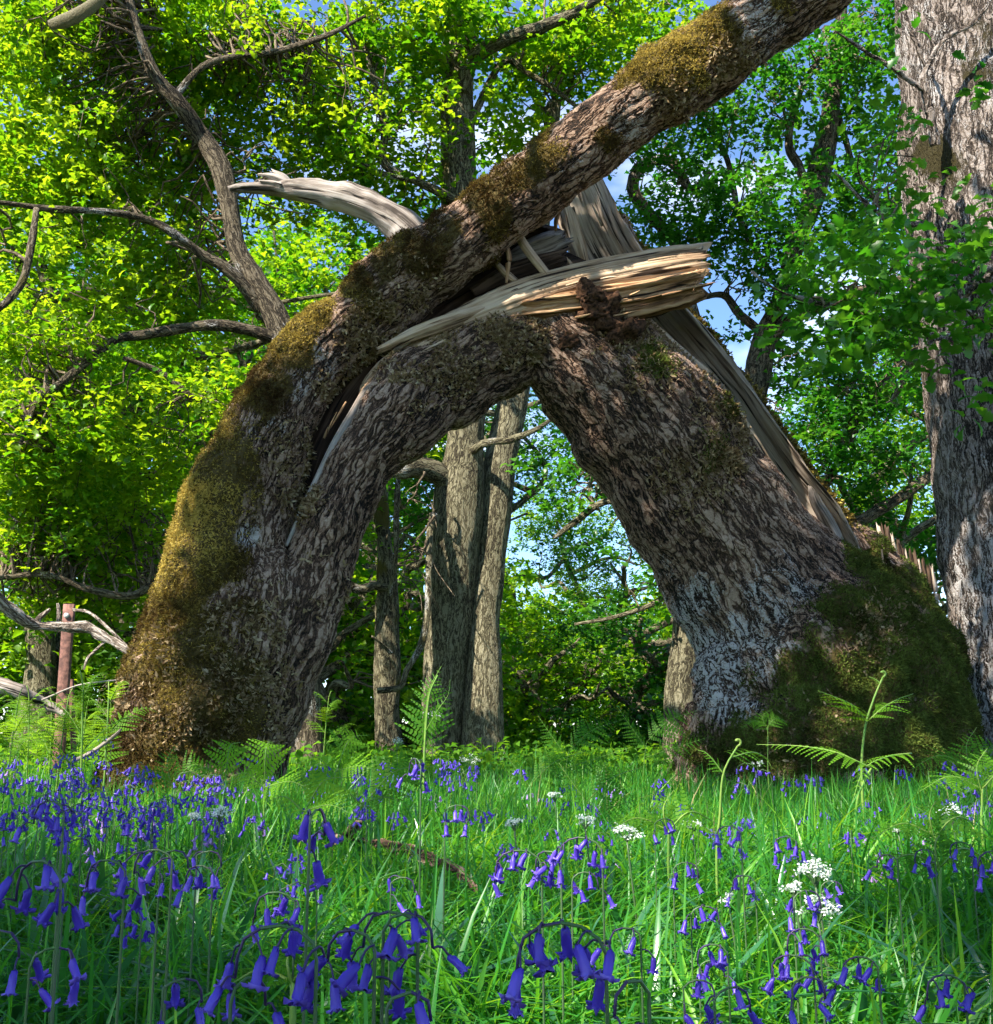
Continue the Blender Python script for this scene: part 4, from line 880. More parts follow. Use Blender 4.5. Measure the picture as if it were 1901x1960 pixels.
for k, (u, y, p, rot, s) in enumerate(FAR):
    o = PROTO[p] if p not in used else copy_tree(PROTO[p]); used.add(p)
    b = base_at(u, y); o.location = (b[0], b[1], b[2] - .05); o.rotation_euler = (0, 0, R(rot)); o.scale = (s, s, s)
    o['label'] = LAB[p]; o['group'] = 'trees of the wood behind the arch' if p < 3 else 'bushes under the trees behind the arch'
    o['category'] = 'tree' if p < 3 else 'bush'

# added oak out of view behind the viewer: leaves placed to cast chosen shade
n = 2550
T = np.column_stack([rng.uniform(-3.2, 4.6, n), rng.uniform(0.2, 9.0, n), rng.uniform(0, 3.4, n) ** 1.0])
T[: n // 2, 2] *= 0.15; T[:900, 1] = rng.uniform(.3, 2.1, 900); T[:900, 0] = rng.uniform(-1.3, 1.4, 900)
SHADE = [(690, 840, 6.6), (640, 900, 6.6), (600, 1020, 6.5), (680, 1060, 6.5), (800, 740, 6.7), (620, 1200, 6.4), (620, 1100, 6.5), (650, 1000, 6.5), (700, 900, 6.6), (780, 800, 6.7), (880, 740, 6.8), (560, 1250, 6.4), (540, 1380, 6.3), (980, 690, 6.9), (1250, 800, 7), (1300, 950, 7), (1400, 1050, 7), (1500, 1150, 7), (1400, 1250, 7.1), (1600, 1300, 7.1), (1200, 900, 7), (1130, 760, 7), (1700, 1200, 7.2),
         (1900, 800, 7.3), (1900, 1000, 7.3), (1800, 560, 7.3), (1840, 680, 7.3), (1840, 370, 7.3), (1900, 450, 7.3), (1800, 440, 7.3), (1880, 560, 7.3), (1350, 1380, 7), (1500, 1400, 7), (1110, 430, 7.3), (1300, 640, 7.3)]
strict = np.zeros(n + sum(46 if q[0] < 1000 else 15 for q in SHADE), bool); strict[n:] = True
T = np.vstack([T] + [at(*q) + rng.normal(size=(46 if q[0] < 1000 else 15, 3)) * (.11 if q[0] < 1000 else .17) for q in SHADE]); n = len(T)
P = T + SUN / SUN[2] * (rng.uniform(6.6, 9.0, n) - T[:, 2])[:, None]
u, v, z = proj(P)
ok_ = ~((z > 0) & (u > -250) & (u < 2150) & (v > -350)); P = P[ok_]; strict = strict[ok_]
keep = np.ones(len(P), bool)
for c, r in LITP:
    d = P - c; al = d @ SUN; q = np.linalg.norm(d - al[:, None] * SUN, axis=1)
    keep &= q > np.where(strict, (0.95 * r + .05 if r < .5 else 0), r + 0.16)
P = P[keep]
sp = np.repeat(P, 12, 0) + rng.normal(size=(len(P) * 12, 3)) * np.array([.13, .13, .08])
V, F, r = leaves(sp, 0.12 * (.7 + .6 * rng.random(len(sp))), 'low', up=.8)
b = (-8.5, -3.5, float(ground(-8.5, -3.5)))
root = thing('shade_oak', 'spreading oak whose high crown shades the bluebells', 'tree', b)
mk('crown', V, F, M['leaf'], root, {'rnd': r})
tp = np.array([[-8.5, -3.5, -.3], [-8.4, -3.4, 1.5], [-8.2, -3.2, 3.5], [-7.8, -2.8, 5.5], [-7.0, -2.2, 7.2]])
V, F, A = tube(tp, [.6, .45, .42, .38, .3], n=40, m=16, rough=.1); A['moss'] = np.zeros(len(V)); A['lich'] = A['moss']; mk('trunk', V, F, M['bark_far'], root, A)
lp = []
for e in ((-6, 3, 8.4), (-3, 2.5, 8.6), (-4, -1, 8.6), (-2, 5, 8.8), (-7.5, 5, 8.0), (-2.5, 0, 8.2), (-.5, 4, 8.8)):
    e = np.array(e, float); Q = np.array([tp[3] + (e - tp[3]) * t + np.array([0, 0, .9]) * math.sin(t * 3.1) + rng.normal(size=3) * .15 * math.sin(t * 3.1) for t in np.linspace(0, 1, 8)])
    V, F, A = tube(Q, np.linspace(.13, .03, 8), n=30, m=8, rough=.1); A['moss'] = np.zeros(len(V)); A['lich'] = A['moss']; mk('limb', V, F, M['bark_far'], root, A); lp.append(spline(Q, 30))
mb = MB(); twigs(mb, P[::5], np.concatenate(lp), n=5, r0=.02); o = mb.build('twigs', M['bark_twig'], root); zeros_attr(o); o['kind'] = 'stuff'
# mossy stub of another limb of that oak, hanging into view at the top
mk('limb', *tube(*px([(95, 48, 7.6, 9), (130, 38, 7.6, 13), (168, 17, 7.6, 12), (205, -20, 7.6, 12), (260, -120, 7.3, 14), (300, -330, 6.4, 18), (200, -700, 4.4, 24), (-500, -1500, 2.6, 30)]), n=60, m=14, rough=.12, fr=6)[:2], M['bark_far'], root)
zo = root.children[-1]
for k in ('bk',): zo.data.attributes.new('bk', 'FLOAT_VECTOR', 'POINT')
zo.data.attributes['bk'].data.foreach_set('vector', np.array([x.co for x in zo.data.vertices], np.float32).ravel())
mo = zo.data.attributes.new('moss', 'FLOAT', 'POINT'); mo.data.foreach_set('value', np.full(len(zo.data.vertices), .75, np.float32)); zo.data.attributes.new('lich', 'FLOAT', 'POINT')

# ------------------------------------------------------------------ grass
def blades(base, h, wd, lean, rnd_, seg=4):
    n = len(base); an = rng.random(n) * 6.283; d = np.stack([np.cos(an), np.sin(an), 0 * an], -1); s = np.stack([-np.sin(an), np.cos(an), 0 * an], -1)
    tw = rng.normal(size=n) * 0.5
    s = s * np.cos(tw)[:, None] + d * np.sin(tw)[:, None]
    rows = []
    for k in range(seg + 1):
        t = k / seg
        c = base + d * (h * lean * t ** 1.9)[:, None] + np.array([0, 0, 1]) * (h * (t - 0.35 * np.minimum(lean, 1.6) * t ** 2.6))[:, None]
        ww = wd * (0.55 + 0.9 * t) * (1 - t ** 2.2) + 0.0004
        fold = np.array([0, 0, 0.25]) * ww[:, None]
        rows += [c - s * ww[:, None] * .5 + fold, c, c + s * ww[:, None] * .5 + fold]
    V = np.stack(rows, 1).reshape(-1, 3); i = np.arange(n)[:, None] * (3 * (seg + 1))
    F = []
    for k in range(seg):
        for c in (0, 1):
            a = i + k * 3 + c; F.append(np.concatenate([a, a + 1, a + 4, a + 3], 1))
    return V, np.concatenate(F), np.repeat(rnd_, 3 * (seg + 1))

def wedge(n, y0, y1, m=1.15):
    """points on the ground spread over the wedge of meadow in sight"""
    y = np.sqrt(rng.uniform(y0 * y0, y1 * y1, n)); x = rng.uniform(-0.5, 0.5, n) * (y * 0.92 * m + 0.25)
    return np.column_stack([x, y, ground(x, y) - 0.01])

mb = MB()
for n, y0, y1, h0, h1, w0, w1, ln, seg in ((5200, .72, 1.5, .12, .29, .003, .010, .75, 6), (16000, 1.3, 2.6, .16, .34, .003, .010, .7, 5), (28000, 2.4, 4.6, .16, .36, .003, .009, .6, 4), (26000, 4.4, 7.5, .15, .34, .004, .009, .5, 3), (12000, 7.2, 13, .14, .34, .006, .014, .5, 3),
                                      (260, .95, 1.6, .16, .30, .009, .016, 1.1, 7), (900, 1.4, 3.2, .20, .34, .008, .014, 1.0, 6), (700, .7, 1.4, .05, .11, .006, .012, 1.2, 4), (1800, 1.2, 2.4, .06, .14, .006, .014, 1.2, 4)):
    b = wedge(n, y0, y1)
    clump = 0.5 + 0.5 * fbm(b * 1.7, 2); k = clump > rng.random(n) * 0.9 - 0.25; b = b[k]; n = len(b)
    h = rng.uniform(h0, h1, n) * (0.75 + 0.4 * (0.5 + 0.5 * noise(b * 1.3)))
    hot = 0.46 + 0.24 * rng.normal(size=n) + 0.14 * noise(b * 2.0)
    hot = np.where((rng.random(n) < 0.015) & (w1 < .0095), 1.0, np.clip(hot, 0, .93))
    V, F, r = blades(b, h, rng.uniform(w0, w1, n), np.abs(rng.normal(ln, .35, n)), hot, seg)
    mb.add(V, F, {'rnd': r})
tag(mb.build('grass', M['grass']), None, None, kind='stuff')
mb = MB()
for n, y0, y1, h0, h1, w0, w1, ln in ((800, .75, 1.5, .10, .25, .010, .020, 1.1), (1900, 1.3, 2.6, .14, .30, .010, .020, .9), (1400, 2.4, 4.5, .16, .30, .009, .018, .8)):
    b = wedge(n, y0, y1); n = len(b)
    V, F, r = blades(b, rng.uniform(h0, h1, n), rng.uniform(w0, w1, n), np.abs(rng.normal(ln, .4, n)), rng.random(n), 7); mb.add(V, F, {'rnd': r})
tag(mb.build('flower_leaves', M['strap']), None, None, kind='stuff')

# small round leaved herbs low in the grass
b = wedge(900, .8, 3.0); b[:, 2] += .03 + .05 * rng.random(len(b))
P = np.repeat(b, 7, 0) + rng.normal(size=(len(b) * 7, 3)) * np.array([.03, .03, .018])
V, F, r = leaves(P, .012 + .014 * rng.random(len(P)), 'mid', up=.8)
tag(mk('low_leaves', V, F, M['grass'], None, {'rnd': np.clip(r * .6, 0, .9)}), None, None, kind='stuff')
b = wedge(700, .9, 7.5); b[:, 2] += .015 + .06 * rng.random(len(b))
V, F, r = leaves(b, .035 + .04 * rng.random(len(b)), 'mid', up=.6)
tag(mk('leaf_litter', V, F, M['lichen'], None, {'rnd': r * .5}), None, None, kind='stuff')
b = wedge(5200, 8.0, 26, 1.3)
P = np.repeat(b, 9, 0) + rng.normal(size=(len(b) * 9, 3)) * np.array([.16, .16, .07]) + np.array([0, 0, .17])
V, F, r = leaves(P, .05 + .05 * rng.random(len(P)), 'low', up=.7)
tag(mk('undergrowth', V, F, M['fern'], None, {'rnd': r}), None, None, kind='stuff')

# ------------------------------------------------------------------ bluebells
def bell_mesh(name, mat, open_=1.0, seed=0):
    rs = np.random.default_rng(seed); L = 0.0148
    prof = [(0, .05), (.04, .11), (.2, .15), (.5, .165), (.76, .17)]
    m = 12; th = np.arange(m) * 2 * math.pi / m; tip = (np.arange(m) % 2 == 0)
    rows = [np.stack([np.cos(th) * r, np.sin(th) * r, -t + 0 * th], -1) for t, r in prof]
    for t, ra, rb, tb in ((.9, .20, .175, .86), (.99, .21 + .06 * open_, .18, .88), (.99 - .03 * open_, .25 + .15 * open_, .185, .87), (.98 - .16 * open_, .26 + .19 * open_, .185, .87)):
        r = np.where(tip, ra, rb); rows.append(np.stack([np.cos(th) * r, np.sin(th) * r, -np.where(tip, t, tb)], -1))
    V = np.array(rows).reshape(-1, 3) * L; n = len(rows)
    V = V + rs.normal(size=V.shape) * .0004
    i = np.arange(n - 1)[:, None] * m; j = np.arange(m)
    F = np.stack([i + j, i + (j + 1) % m, i + (j + 1) % m + m, i + j + m], -1).reshape(-1, 4)
    r = np.repeat(np.array([.15, .2, .35, .5, .55, .6, .8, .95, 1.0]), m) * .7 + (seed % 5) * .075
    c0 = len(V); V = np.vstack([V, [[0, 0, 0]]]); r = np.append(r, .1)
    return V, [F, np.stack([(j + 1) % m, j, np.full(m, c0)], -1)], r
BELLS = [bell_mesh('bell', M['bell'], o, k) for k, o in enumerate((1.0, .8, 1.1, .35, .9, 1.2))]
def mesh_only(name, V, F, mat, attrs=None, mi=None):
    o = mk(name, V, F, mat, None, attrs, True, mi); me = o.data; bpy.data.objects.remove(o); return me
BELL_ME = [mesh_only('bell', V, F, M['bell'], {'rnd': r}) for V, F, r in BELLS]
PINK_ME = [mesh_only('bell', V, F, M['bell_pink'], {'rnd': r}) for V, F, r in BELLS]

def plant_curve(h, d, droop):
    r = .5 * d; ry_ = .36 * d; zc = h - ry_
    P = [[0, 0, -.02], [-.02 * d, 0, .30 * h], [-.01 * d, 0, .62 * h], [.01 * d, 0, zc - .15 * d]]
    P += [[r - r * math.cos(a), 0, zc + ry_ * math.sin(a)] for a in np.linspace(.25, 2.75, 8)] + [[1.0 * d, 0, zc - .25 * d]]
    return spline(np.array(P), 60)

def bell_places(cv, n, seed, spread):
    rs = np.random.default_rng(seed); out = []
    for k in range(n):
        q0 = int(np.argmax(cv[:, 2])) - 5; q = q0 + int((59 - q0) * k / max(1, n - 1)) if n > 1 else 57
        p = cv[min(q, 59)]; side = (1 if k % 2 else -1) * spread * rs.uniform(.2, 1.0)
        off = np.array([rs.normal() * .005, side * .012, -rs.uniform(.001, .010)])
        tilt = (side * rs.uniform(.2, .7), rs.normal() * .3 - .15)
        out.append((p, p + off, tilt, rs.random() * 6.28, rs.uniform(.85, 1.1), int(rs.choice([0, 1, 2, 4, 5])) if k < n - 1 else 3))
    return out

def bell_matrix(pl, s=1.0):
    p0, p, tilt, sp, sc_, kind = pl
    return Matrix.Translation(p) @ Euler((tilt[0], tilt[1], 0)).to_matrix().to_4x4() @ Matrix.Rotation(sp, 4, 'Z') @ Matrix.Scale(sc_ * s, 4)

def stem_data(cv, places, r=0.0016):
    mb = MB()
    rr = np.linspace(r, r * .55, len(cv))
    V, F, A = tube(cv, rr, n=48, m=6); mb.add(V, [f for f in F])
    mats = [np.zeros(sum(len(f) for f in F))]
    hz = cv[:, 2].max()
    for p0, p, *_ in places:
        mid = (p0 + p) / 2 + np.array([0, 0, .003])
        v, f, _ = tube([p0, mid, p], [.0007] * 3, n=5, m=4, cap=False); mb.add(v, f, m=1)
    # the upper part of the stem is violet
    V_ = np.concatenate(mb.V)
    return mb

def bluebell(name, label, pos, h, d, rz, n, seed, group, pink=False, droop=.55, spread=1.0, size=1.0):
    root = thing(name, label, 'flower', pos, group); root.rotation_euler = (0, 0, rz)
    cv = plant_curve(h, d, droop); pl = bell_places(cv, n, seed, spread)
    mb = stem_data(cv, pl)
    V = np.concatenate(mb.V); ks = list(mb.F); F = [np.concatenate(mb.F[k]) for k in ks]; mi = np.concatenate([np.concatenate(mb.M[k]) for k in ks])
    cz = np.concatenate([np.array([V[f, 0].mean(1) for f in [fk]][0]) for fk in F])
    mi = np.where((mi == 0) & (cz > .62 * d), 1, mi)
    me = mesh_only('stem', V, F, [M['stem'], M['stem_top']], None, mi)
    o = bpy.data.objects.new('stem', me); C.objects.link(o); o.parent = root
    for q in pl:
        b = bpy.data.objects.new('bell', (PINK_ME if pink else BELL_ME)[q[5]]); C.objects.link(b); b.parent = root; b.matrix_local = bell_matrix(q, size)
    return root

def at_head(u, v, y, rz, d, h=None):
    """ground spot under a flower head seen at (u, v), y metres away"""
    p = at(u, v, y); bx, by = p[0] - math.cos(rz) * d * .7, p[1] - math.sin(rz) * d * .7
    g = float(ground(bx, by)); return (bx, by, g), p[2] - g

HERO = [ # u, v, y, bells, lean, turn, label
 (500, 1795, .60, 8, -1, 0, 'bluebell with a row of eight deep violet bells on a wide arching stem'),
 (655, 1800, .66, 4, -1, 20, 'bluebell with bells leaning apart, between the two wide rows of bells at the front'),
 (728, 1765, .68, 5, -1, 10, 'bluebell with small bells hanging close beneath its arched tip, at the front'),
 (800, 1770, .66, 4, 1, -15, 'bluebell whose top bell points sideways, at the front of the meadow'),
 (1040, 1790, .58, 9, -1, 5, 'largest bluebell, thick cluster of bells on an arched stem at the front'),
 (1196, 1905, .55, 2, -1, -40, 'bluebell cut off by the bottom of the view, only its top bells seen'),
 (60, 1665, .72, 8, -1, 30, 'bluebell with a tall tiered cluster of bells at the edge of the meadow'),
 (190, 1660, .95, 6, -1, 15, 'bluebell with flared bells spreading to both sides, beside the tiered one'),
 (280, 1640, 1.0, 5, -1, 0, 'bluebell with three bells in line under its stem'),
 (345, 1640, 1.1, 3, 1, 0, 'bluebell with one fat bell group at its tip, mid meadow'),
 (372, 1668, 1.2, 4, -1, 10, 'bluebell with four small bells under a fine stem'),
 (512, 1722, .95, 5, -1, 0, 'bluebell with a ball of bells and one long bud pointing sideways'),
 (614, 1565, .75, 4, 1, 80, 'upright bluebell on a tall pale stalk with narrow bells pressed together'),
 (84, 1545, 1.1, 6, -1, 20, 'bluebell with drooping bells standing clear of the violet band'),
 (162, 1615, 1.3, 3, 1, 40, 'bluebell with a narrow drooping spike behind the front cluster'),
 (975, 1640, 1.1, 9, -1, 0, 'bluebell thick with bells in the middle of the meadow'),
 (1095, 1615, 1.1, 8, -1, 10, 'bluebell with bells stepping down to one side in the middle of the meadow'),
 (1040, 1640, 1.2, 4, -1, 30, 'bluebell with small level bells between two thick ones'),
 (885, 1550, 1.5, 5, 1, 0, 'bluebell with a hoop shaped stem and spread bells'),
 (790, 1460, 1.5, 6, -1, 60, 'bluebell held high against the dark trunks under the arch'),
 (1525, 1790, 1.15, 5, -1, 0, 'bluebell with stacked bells in the darker grass'),
 (1500, 1840, 1.1, 7, -1, 20, 'bluebell with seven bells spread in a fan in the darker grass'),
 (1352, 1820, 1.15, 4, -1, 0, 'bluebell with one large bell pointing down and sideways'),
 (1372, 1850, 1.25, 3, 1, 0, 'bluebell with a pair of short bells in the darker grass'),
 (1632, 1845, 1.05, 5, -1, 0, 'bluebell with a tight hanging bunch of bells'),
 (1415, 1905, .85, 4, 1, 20, 'bluebell with pale open mouths near the lower edge'),
 (1350, 1890, 1.0, 3, 1, 0, 'bluebell half sunk in grass near the lower edge'),
 (1795, 1880, 1.0, 5, -1, 0, 'bluebell with two bunches of bells on a hooped stem'),
 (1360, 1745, 1.35, 5, 1, 0, 'bluebell with a short thick bunch of bells above the darker grass'),
 (1555, 1715, 1.3, 5, 1, 10, 'bluebell among white umbels'),
 (1690, 1645, 1.5, 3, -1, 0, 'bluebell with sideways bud beside the sunny patch'),
 (1762, 1635, 1.5, 3, -1, 0, 'bluebell with a single long bell beside the sunny patch'),
 (1322, 1660, 1.5, 5, 1, 0, 'bluebell in the light green grass right of centre'),
 (1415, 1685, 1.5, 4, -1, 0, 'bluebell with three short bells under one hoop'),
 (1600, 1695, 1.6, 4, 1, 0, 'bluebell touching the white umbels'),
 (1385, 1590, 1.5, 5, -1, 0, 'bluebell near the tall fern stalk'),
 (1495, 1610, 1.6, 5, -1, 0, 'bluebell behind the tall fern stalk'),
 (1280, 1575, 1.7, 4, 1, 0, 'bluebell beside the feathery ferns'),
 (1890, 1640, 1.2, 6, -1, 0, 'bluebell cut by the side of the view'),
 (1830, 1620, 1.6, 4, -1, 0, 'bluebell under the drooping fern'),
 (780, 1690, 1.3, 3, 1, 0, 'small bluebell low in the middle grass'),
 (1130, 1680, 1.3, 4, 1, 0, 'bluebell just below the stepping bells'),
 (1185, 1790, 1.0, 3, -1, 0, 'bluebell alone beside a broad leaf'),
 (120, 1830, .8, 4, 1, 30, 'bluebell low among the leaves at the lower corner'),
 (365, 1890, .8, 3, 1, 30, 'bluebell nearly hidden low in the grass'),
 (490, 1890, .62, 3, 1, 60, 'pale bluebell hanging beneath the row of eight bells'),
 (15, 1800, .75, 3, 1, 0, 'bluebell at the very edge of the meadow'),
 (410, 1640, 1.25, 3, 1, 0, 'bluebell with loose bells behind the fine stem'),
 (1560, 1885, .95, 3, 1, 0, 'bluebell with few bells under the fan of seven'),
 (800, 1925, .55, 1, 1, 0, 'single bell showing at the lower edge')]
for k, (u, v, y, n, sg, tn, lab) in enumerate(HERO):
    rz = R(tn) if sg > 0 else R(180 - tn); d = (.018 + .0030 * n)
    pos, h = at_head(u, v, y, rz, d)
    h = max(h + .006, .10)
    bluebell('bluebell', lab, pos, h, d, rz, n, 100 + k, 'bluebells in the grass', size=1.08 if y < 1 else 1.0)

# flowers farther off: six kinds of plant, each copied
def small_bell(name, V, F, r, s):
    return V * s, F, r
def far_plant(n, h, d, seed, pink):
    cv = plant_curve(h, d, .55); pl = bell_places(cv, n, seed, 1.2); mb = MB()
    V, F, A = tube(cv, np.linspace(.0016, .0009, 60), n=18, m=4); mb.add(V, F, {'rnd': np.zeros(len(V))})
    for q in pl:
        bv, bf, br = BELLS[q[5]]; mt = np.array(bell_matrix(q, 1.0)); mb.add(bv @ mt[:3, :3].T + mt[:3, 3], bf, {'rnd': br}, m=1)
    V = np.concatenate(mb.V); ks = list(mb.F)
    return mesh_only('bluebell', V, [np.concatenate(mb.F[k]) for k in ks], [M['stem'], M['bell_pink'] if pink else M['bell']], {'rnd': np.concatenate(mb.A['rnd'])}, np.concatenate([np.concatenate(mb.M[k]) for k in ks]))
VAR = [far_plant(6 + k % 5,   .30 + .02 * (k % 3), .045 + .008 * (k % 3), 300 + k, False) for k in range(8)]
PVAR = [far_plant(4 + k, .27, .045, 400 + k, True) for k in range(3)]
BANDS = [ # u0, u1, v0, v1, y0, y1, count, share of lilac, label, group
 (0, 455, 1478, 1565, 1.7, 3.6, 62, .12, 'bluebell crowded in the violet band before the mossy leg of the arch', 'bluebells of the violet band', ),
 (0, 230, 1425, 1480, 3.5, 6.0, 14, .35, 'bluebell in the sunny clearing beside the mossy leg', 'bluebells of the sunny clearing'),
 (455, 960, 1455, 1560, 2.0, 4.6, 36, .18, 'bluebell among the sunlit ferns under the arch', 'bluebells among the sunlit ferns'),
 (960, 1320, 1480, 1620, 2.0, 4.4, 26, .4, 'bluebell in the light grass under the middle of the arch', 'bluebells in the light grass'),
 (1320, 1901, 1450, 1600, 2.0, 4.6, 34, .12, 'bluebell in the shady grass before the mossy stump', 'bluebells before the stump'),
 (1480, 1760, 1590, 1660, 1.8, 2.6, 8, .6, 'bluebell in the bright patch of sun on the grass', 'bluebells in the sun patch'),
 (0, 700, 1580, 1720, 1.2, 2.2, 7, .05, 'bluebell in the grass between the violet band and the front row', 'bluebells between band and front')]
for u0, u1, v0, v1, y0, y1, cnt, pk, lab, grp in BANDS:
    for k in range(cnt):
        u, v = rng.uniform(u0, u1), rng.uniform(v0, v1)
        y = y0 + (y1 - y0) * (1 - (v - v0) / (v1 - v0)) * rng.uniform(.7, 1.0)
        rz = rng.random() * 6.28; pos, h = at_head(u, v, y, rz, .05)
        pink = rng.random() < pk; me = (PVAR if pink else VAR)[rng.integers(0, 3 if pink else 8)]
        o = bpy.data.objects.new('bluebell', me); C.objects.link(o); o.location = pos; o.rotation_euler = (0, 0, rz)
        sz = float(np.clip(h / .31, .6, 1.35)); o.scale = (min(sz, 1.1),) * 2 + (sz,)
        tag(o, ('lilac pink ' if pink else 'violet blue ') + lab, 'flower', ('lilac ' if pink else '') + grp)

# ------------------------------------------------------------------ ferns
def frond(P, L, npair=14, wid=.45, roll=0.0, sub=9, curl=0.0, up=np.array([0, 0, 1.0])):
    """a bracken frond along the curve P; L its length"""
    cv = spline(P, 40); T = nrm(np.gradient(cv, axis=0)); S = nrm(np.cross(T, up)); S = S * math.cos(roll) + np.cross(T, S) * math.sin(roll); N = np.cross(S, T)
    quads = []
    for k in range(npair):
        t = .10 + .88 * k / npair; i = min(int(t * 39), 38); p = cv[i]
        pl = L * wid * (1 - (k / npair)) ** .85 * (.6 + .4 * min(1, (k + 1) / 2.5)) + .004 * L; pl *= rng.uniform(.82, 1.12)
        for sd in (-1, 1):
            a = nrm(S[i] * sd + T[i] * (.55 + .1 * rng.normal()) - N[i] * (.12 + .12 * rng.normal())); q = nrm(np.cross(N[i], a)) * sd
            ns = max(3, int(sub * (1 - .6 * k / npair)))
            for m in range(ns):
                f0 = m / ns; f1 = (m + .72) / ns; ww = pl * .20 * (1 - f0) ** .8 + .001
                base0 = p + a * pl * f0 - N[i] * pl * .18 * f0 ** 2; base1 = p + a * pl * f1 - N[i] * pl * .18 * f1 ** 2
                for s2 in (-1, 1):
                    tipv = q * s2 * ww * .55 + a * pl / ns * .25
                    quads.append([base0, base1, base1 + tipv * .8, base0 + tipv])
    Q = np.array(quads); V = Q.reshape(-1, 3); F = np.arange(len(V)).reshape(-1, 4)
    return V, F, cv

def fern(label, stalk, fronds, group='ferns in the meadow', bright=.6, r=.0035, tip=None):
    """stalk and fronds given as lists of (u, v, y)"""
    S = np.array([at(*q) for q in stalk]); b = S[0].copy(); g = float(ground(b[0], b[1])); b[2] = g
    root = thing('fern', label, 'fern', tuple(b), group)
    foot = np.vstack([[b[0], b[1], g - .02], S]) if S[0][2] > g + .02 else S
    mb = MB(); V, F, A = tube(foot, np.linspace(r, r * .6, len(foot)), n=30, m=6); mb.add(V, F)
    if tip:
        c = S[-1]; th = np.linspace(0, 4.2, 14); rad = np.linspace(.02, .006, 14) * tip
        cr_ = np.stack([c[0] + np.sin(th) * rad * 1.0, c[1] + 0 * th, c[2] + (rad[0] - np.cos(th) * rad)], -1)
        V, F, A = tube(cr_, np.linspace(r * .7, r * 1.1, 14), n=24, m=6); mb.add(V, F)
    mb.build('stalk', M['stalk'], root)
    for fr in fronds:
        pts = np.array([at(*q) for q in fr[0]]); L = np.linalg.norm(np.diff(pts, axis=0), axis=1).sum()
        view = nrm(pts.mean(0) - CAM)
        V, F, cv = frond(pts, L, fr[1], fr[2], fr[3], up=nrm(np.array([0, 0, .9]) - view * (fr[4] if len(fr) > 4 else .5)))
        mbf = MB(); mbf.add(V, F, {'rnd': np.clip(bright + .15 * rng.normal(size=len(V) // 4).repeat(4), 0, 1)})
        v2, f2, _ = tube(cv, np.linspace(r * .5, r * .18, 40), n=20, m=4); mbf.add(v2, f2, {'rnd': np.full(len(v2), .8)}, m=1)
        mbf.build('frond', [M['fern'], M['stalk']], root, smooth=False)
    return root

fern('upright lime green fern with a curled tip before the mossy stump', [(1650, 1500, 3.4), (1655, 1400, 3.4), (1672, 1340, 3.4), (1690, 1296, 3.4)],
     [([(1660, 1385, 3.4), (1635, 1352, 3.35), (1600, 1335, 3.3), (1566, 1322, 3.25)], 11, .42, .2), ([(1664, 1378, 3.4), (1690, 1355, 3.4), (1720, 1338, 3.45), (1748, 1328, 3.5)], 10, .38, -.2), ([(1685, 1308, 3.4), (1675, 1300, 3.4), (1664, 1296, 3.4)], 5, .4, 0)], bright=.85, r=.0048, tip=.55)
fern('yellow green fern with a frond drooping down, before the mossy stump', [(1636, 1640, 2.6), (1640, 1540, 2.6), (1652, 1500, 2.6), (1668, 1470, 2.6)],
     [([(1745, 1442, 2.7), (1700, 1448, 2.65), (1655, 1472, 2.6), (1630, 1540, 2.55)], 13, .22, .4, .9), ([(1668, 1470, 2.6), (1600, 1440, 2.6), (1530, 1428, 2.65), (1448, 1425, 2.7)], 15, .26, .3, .6)], bright=.9, r=.004)
fern('fern on a tall stalk with one long frond arching toward the stump', [(1372, 1660, 1.9), (1378, 1560, 1.9), (1385, 1480, 1.9), (1412, 1428, 1.9)],
     [([(1384, 1480, 1.9), (1365, 1455, 1.9), (1350, 1440, 1.9), (1336, 1436, 1.9)], 8, .42, .2), ([(1400, 1450, 1.9), (1440, 1440, 1.95), (1465, 1450, 2.0), (1478, 1470, 2.0)], 9, .3, .2)], bright=.5, r=.0028, tip=.35)
fern('tall feathery fern standing before the twin trunks', [(812, 1460, 4.8), (815, 1400, 4.8), (822, 1330, 4.8), (838, 1292, 4.8)],
     [([(812, 1440, 4.8), (814, 1380, 4.8), (822, 1320, 4.8), (845, 1275, 4.8)], 16, .42, .0, 1.0), ([(815, 1400, 4.8), (838, 1360, 4.7), (858, 1330, 4.7), (862, 1300, 4.7)], 10, .3, .1, 1.0)], bright=.3, r=.006)
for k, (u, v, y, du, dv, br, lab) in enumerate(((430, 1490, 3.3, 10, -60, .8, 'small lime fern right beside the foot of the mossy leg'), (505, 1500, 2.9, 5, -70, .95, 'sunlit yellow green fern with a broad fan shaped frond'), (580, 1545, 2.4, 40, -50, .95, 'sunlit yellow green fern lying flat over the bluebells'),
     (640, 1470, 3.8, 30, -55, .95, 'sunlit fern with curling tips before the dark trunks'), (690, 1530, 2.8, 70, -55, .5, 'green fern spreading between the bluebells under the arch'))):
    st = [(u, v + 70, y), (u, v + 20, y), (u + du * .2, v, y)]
    fern(lab, st, [([(u + du * .2, v, y), (u + du, v + dv, y), (u + du * 2 + 10, v + dv * 1.15, y + .1)], 12, .5, .3, .9), ([(u, v + 8, y), (u - 35, v - 20, y), (u - 72, v - 8, y)], 10, .4, -.2, .9), ([(u, v + 8, y), (u + 50, v - 4, y - .1), (u + 95, v + 14, y - .15)], 11, .4, .3, .9)], bright=br)
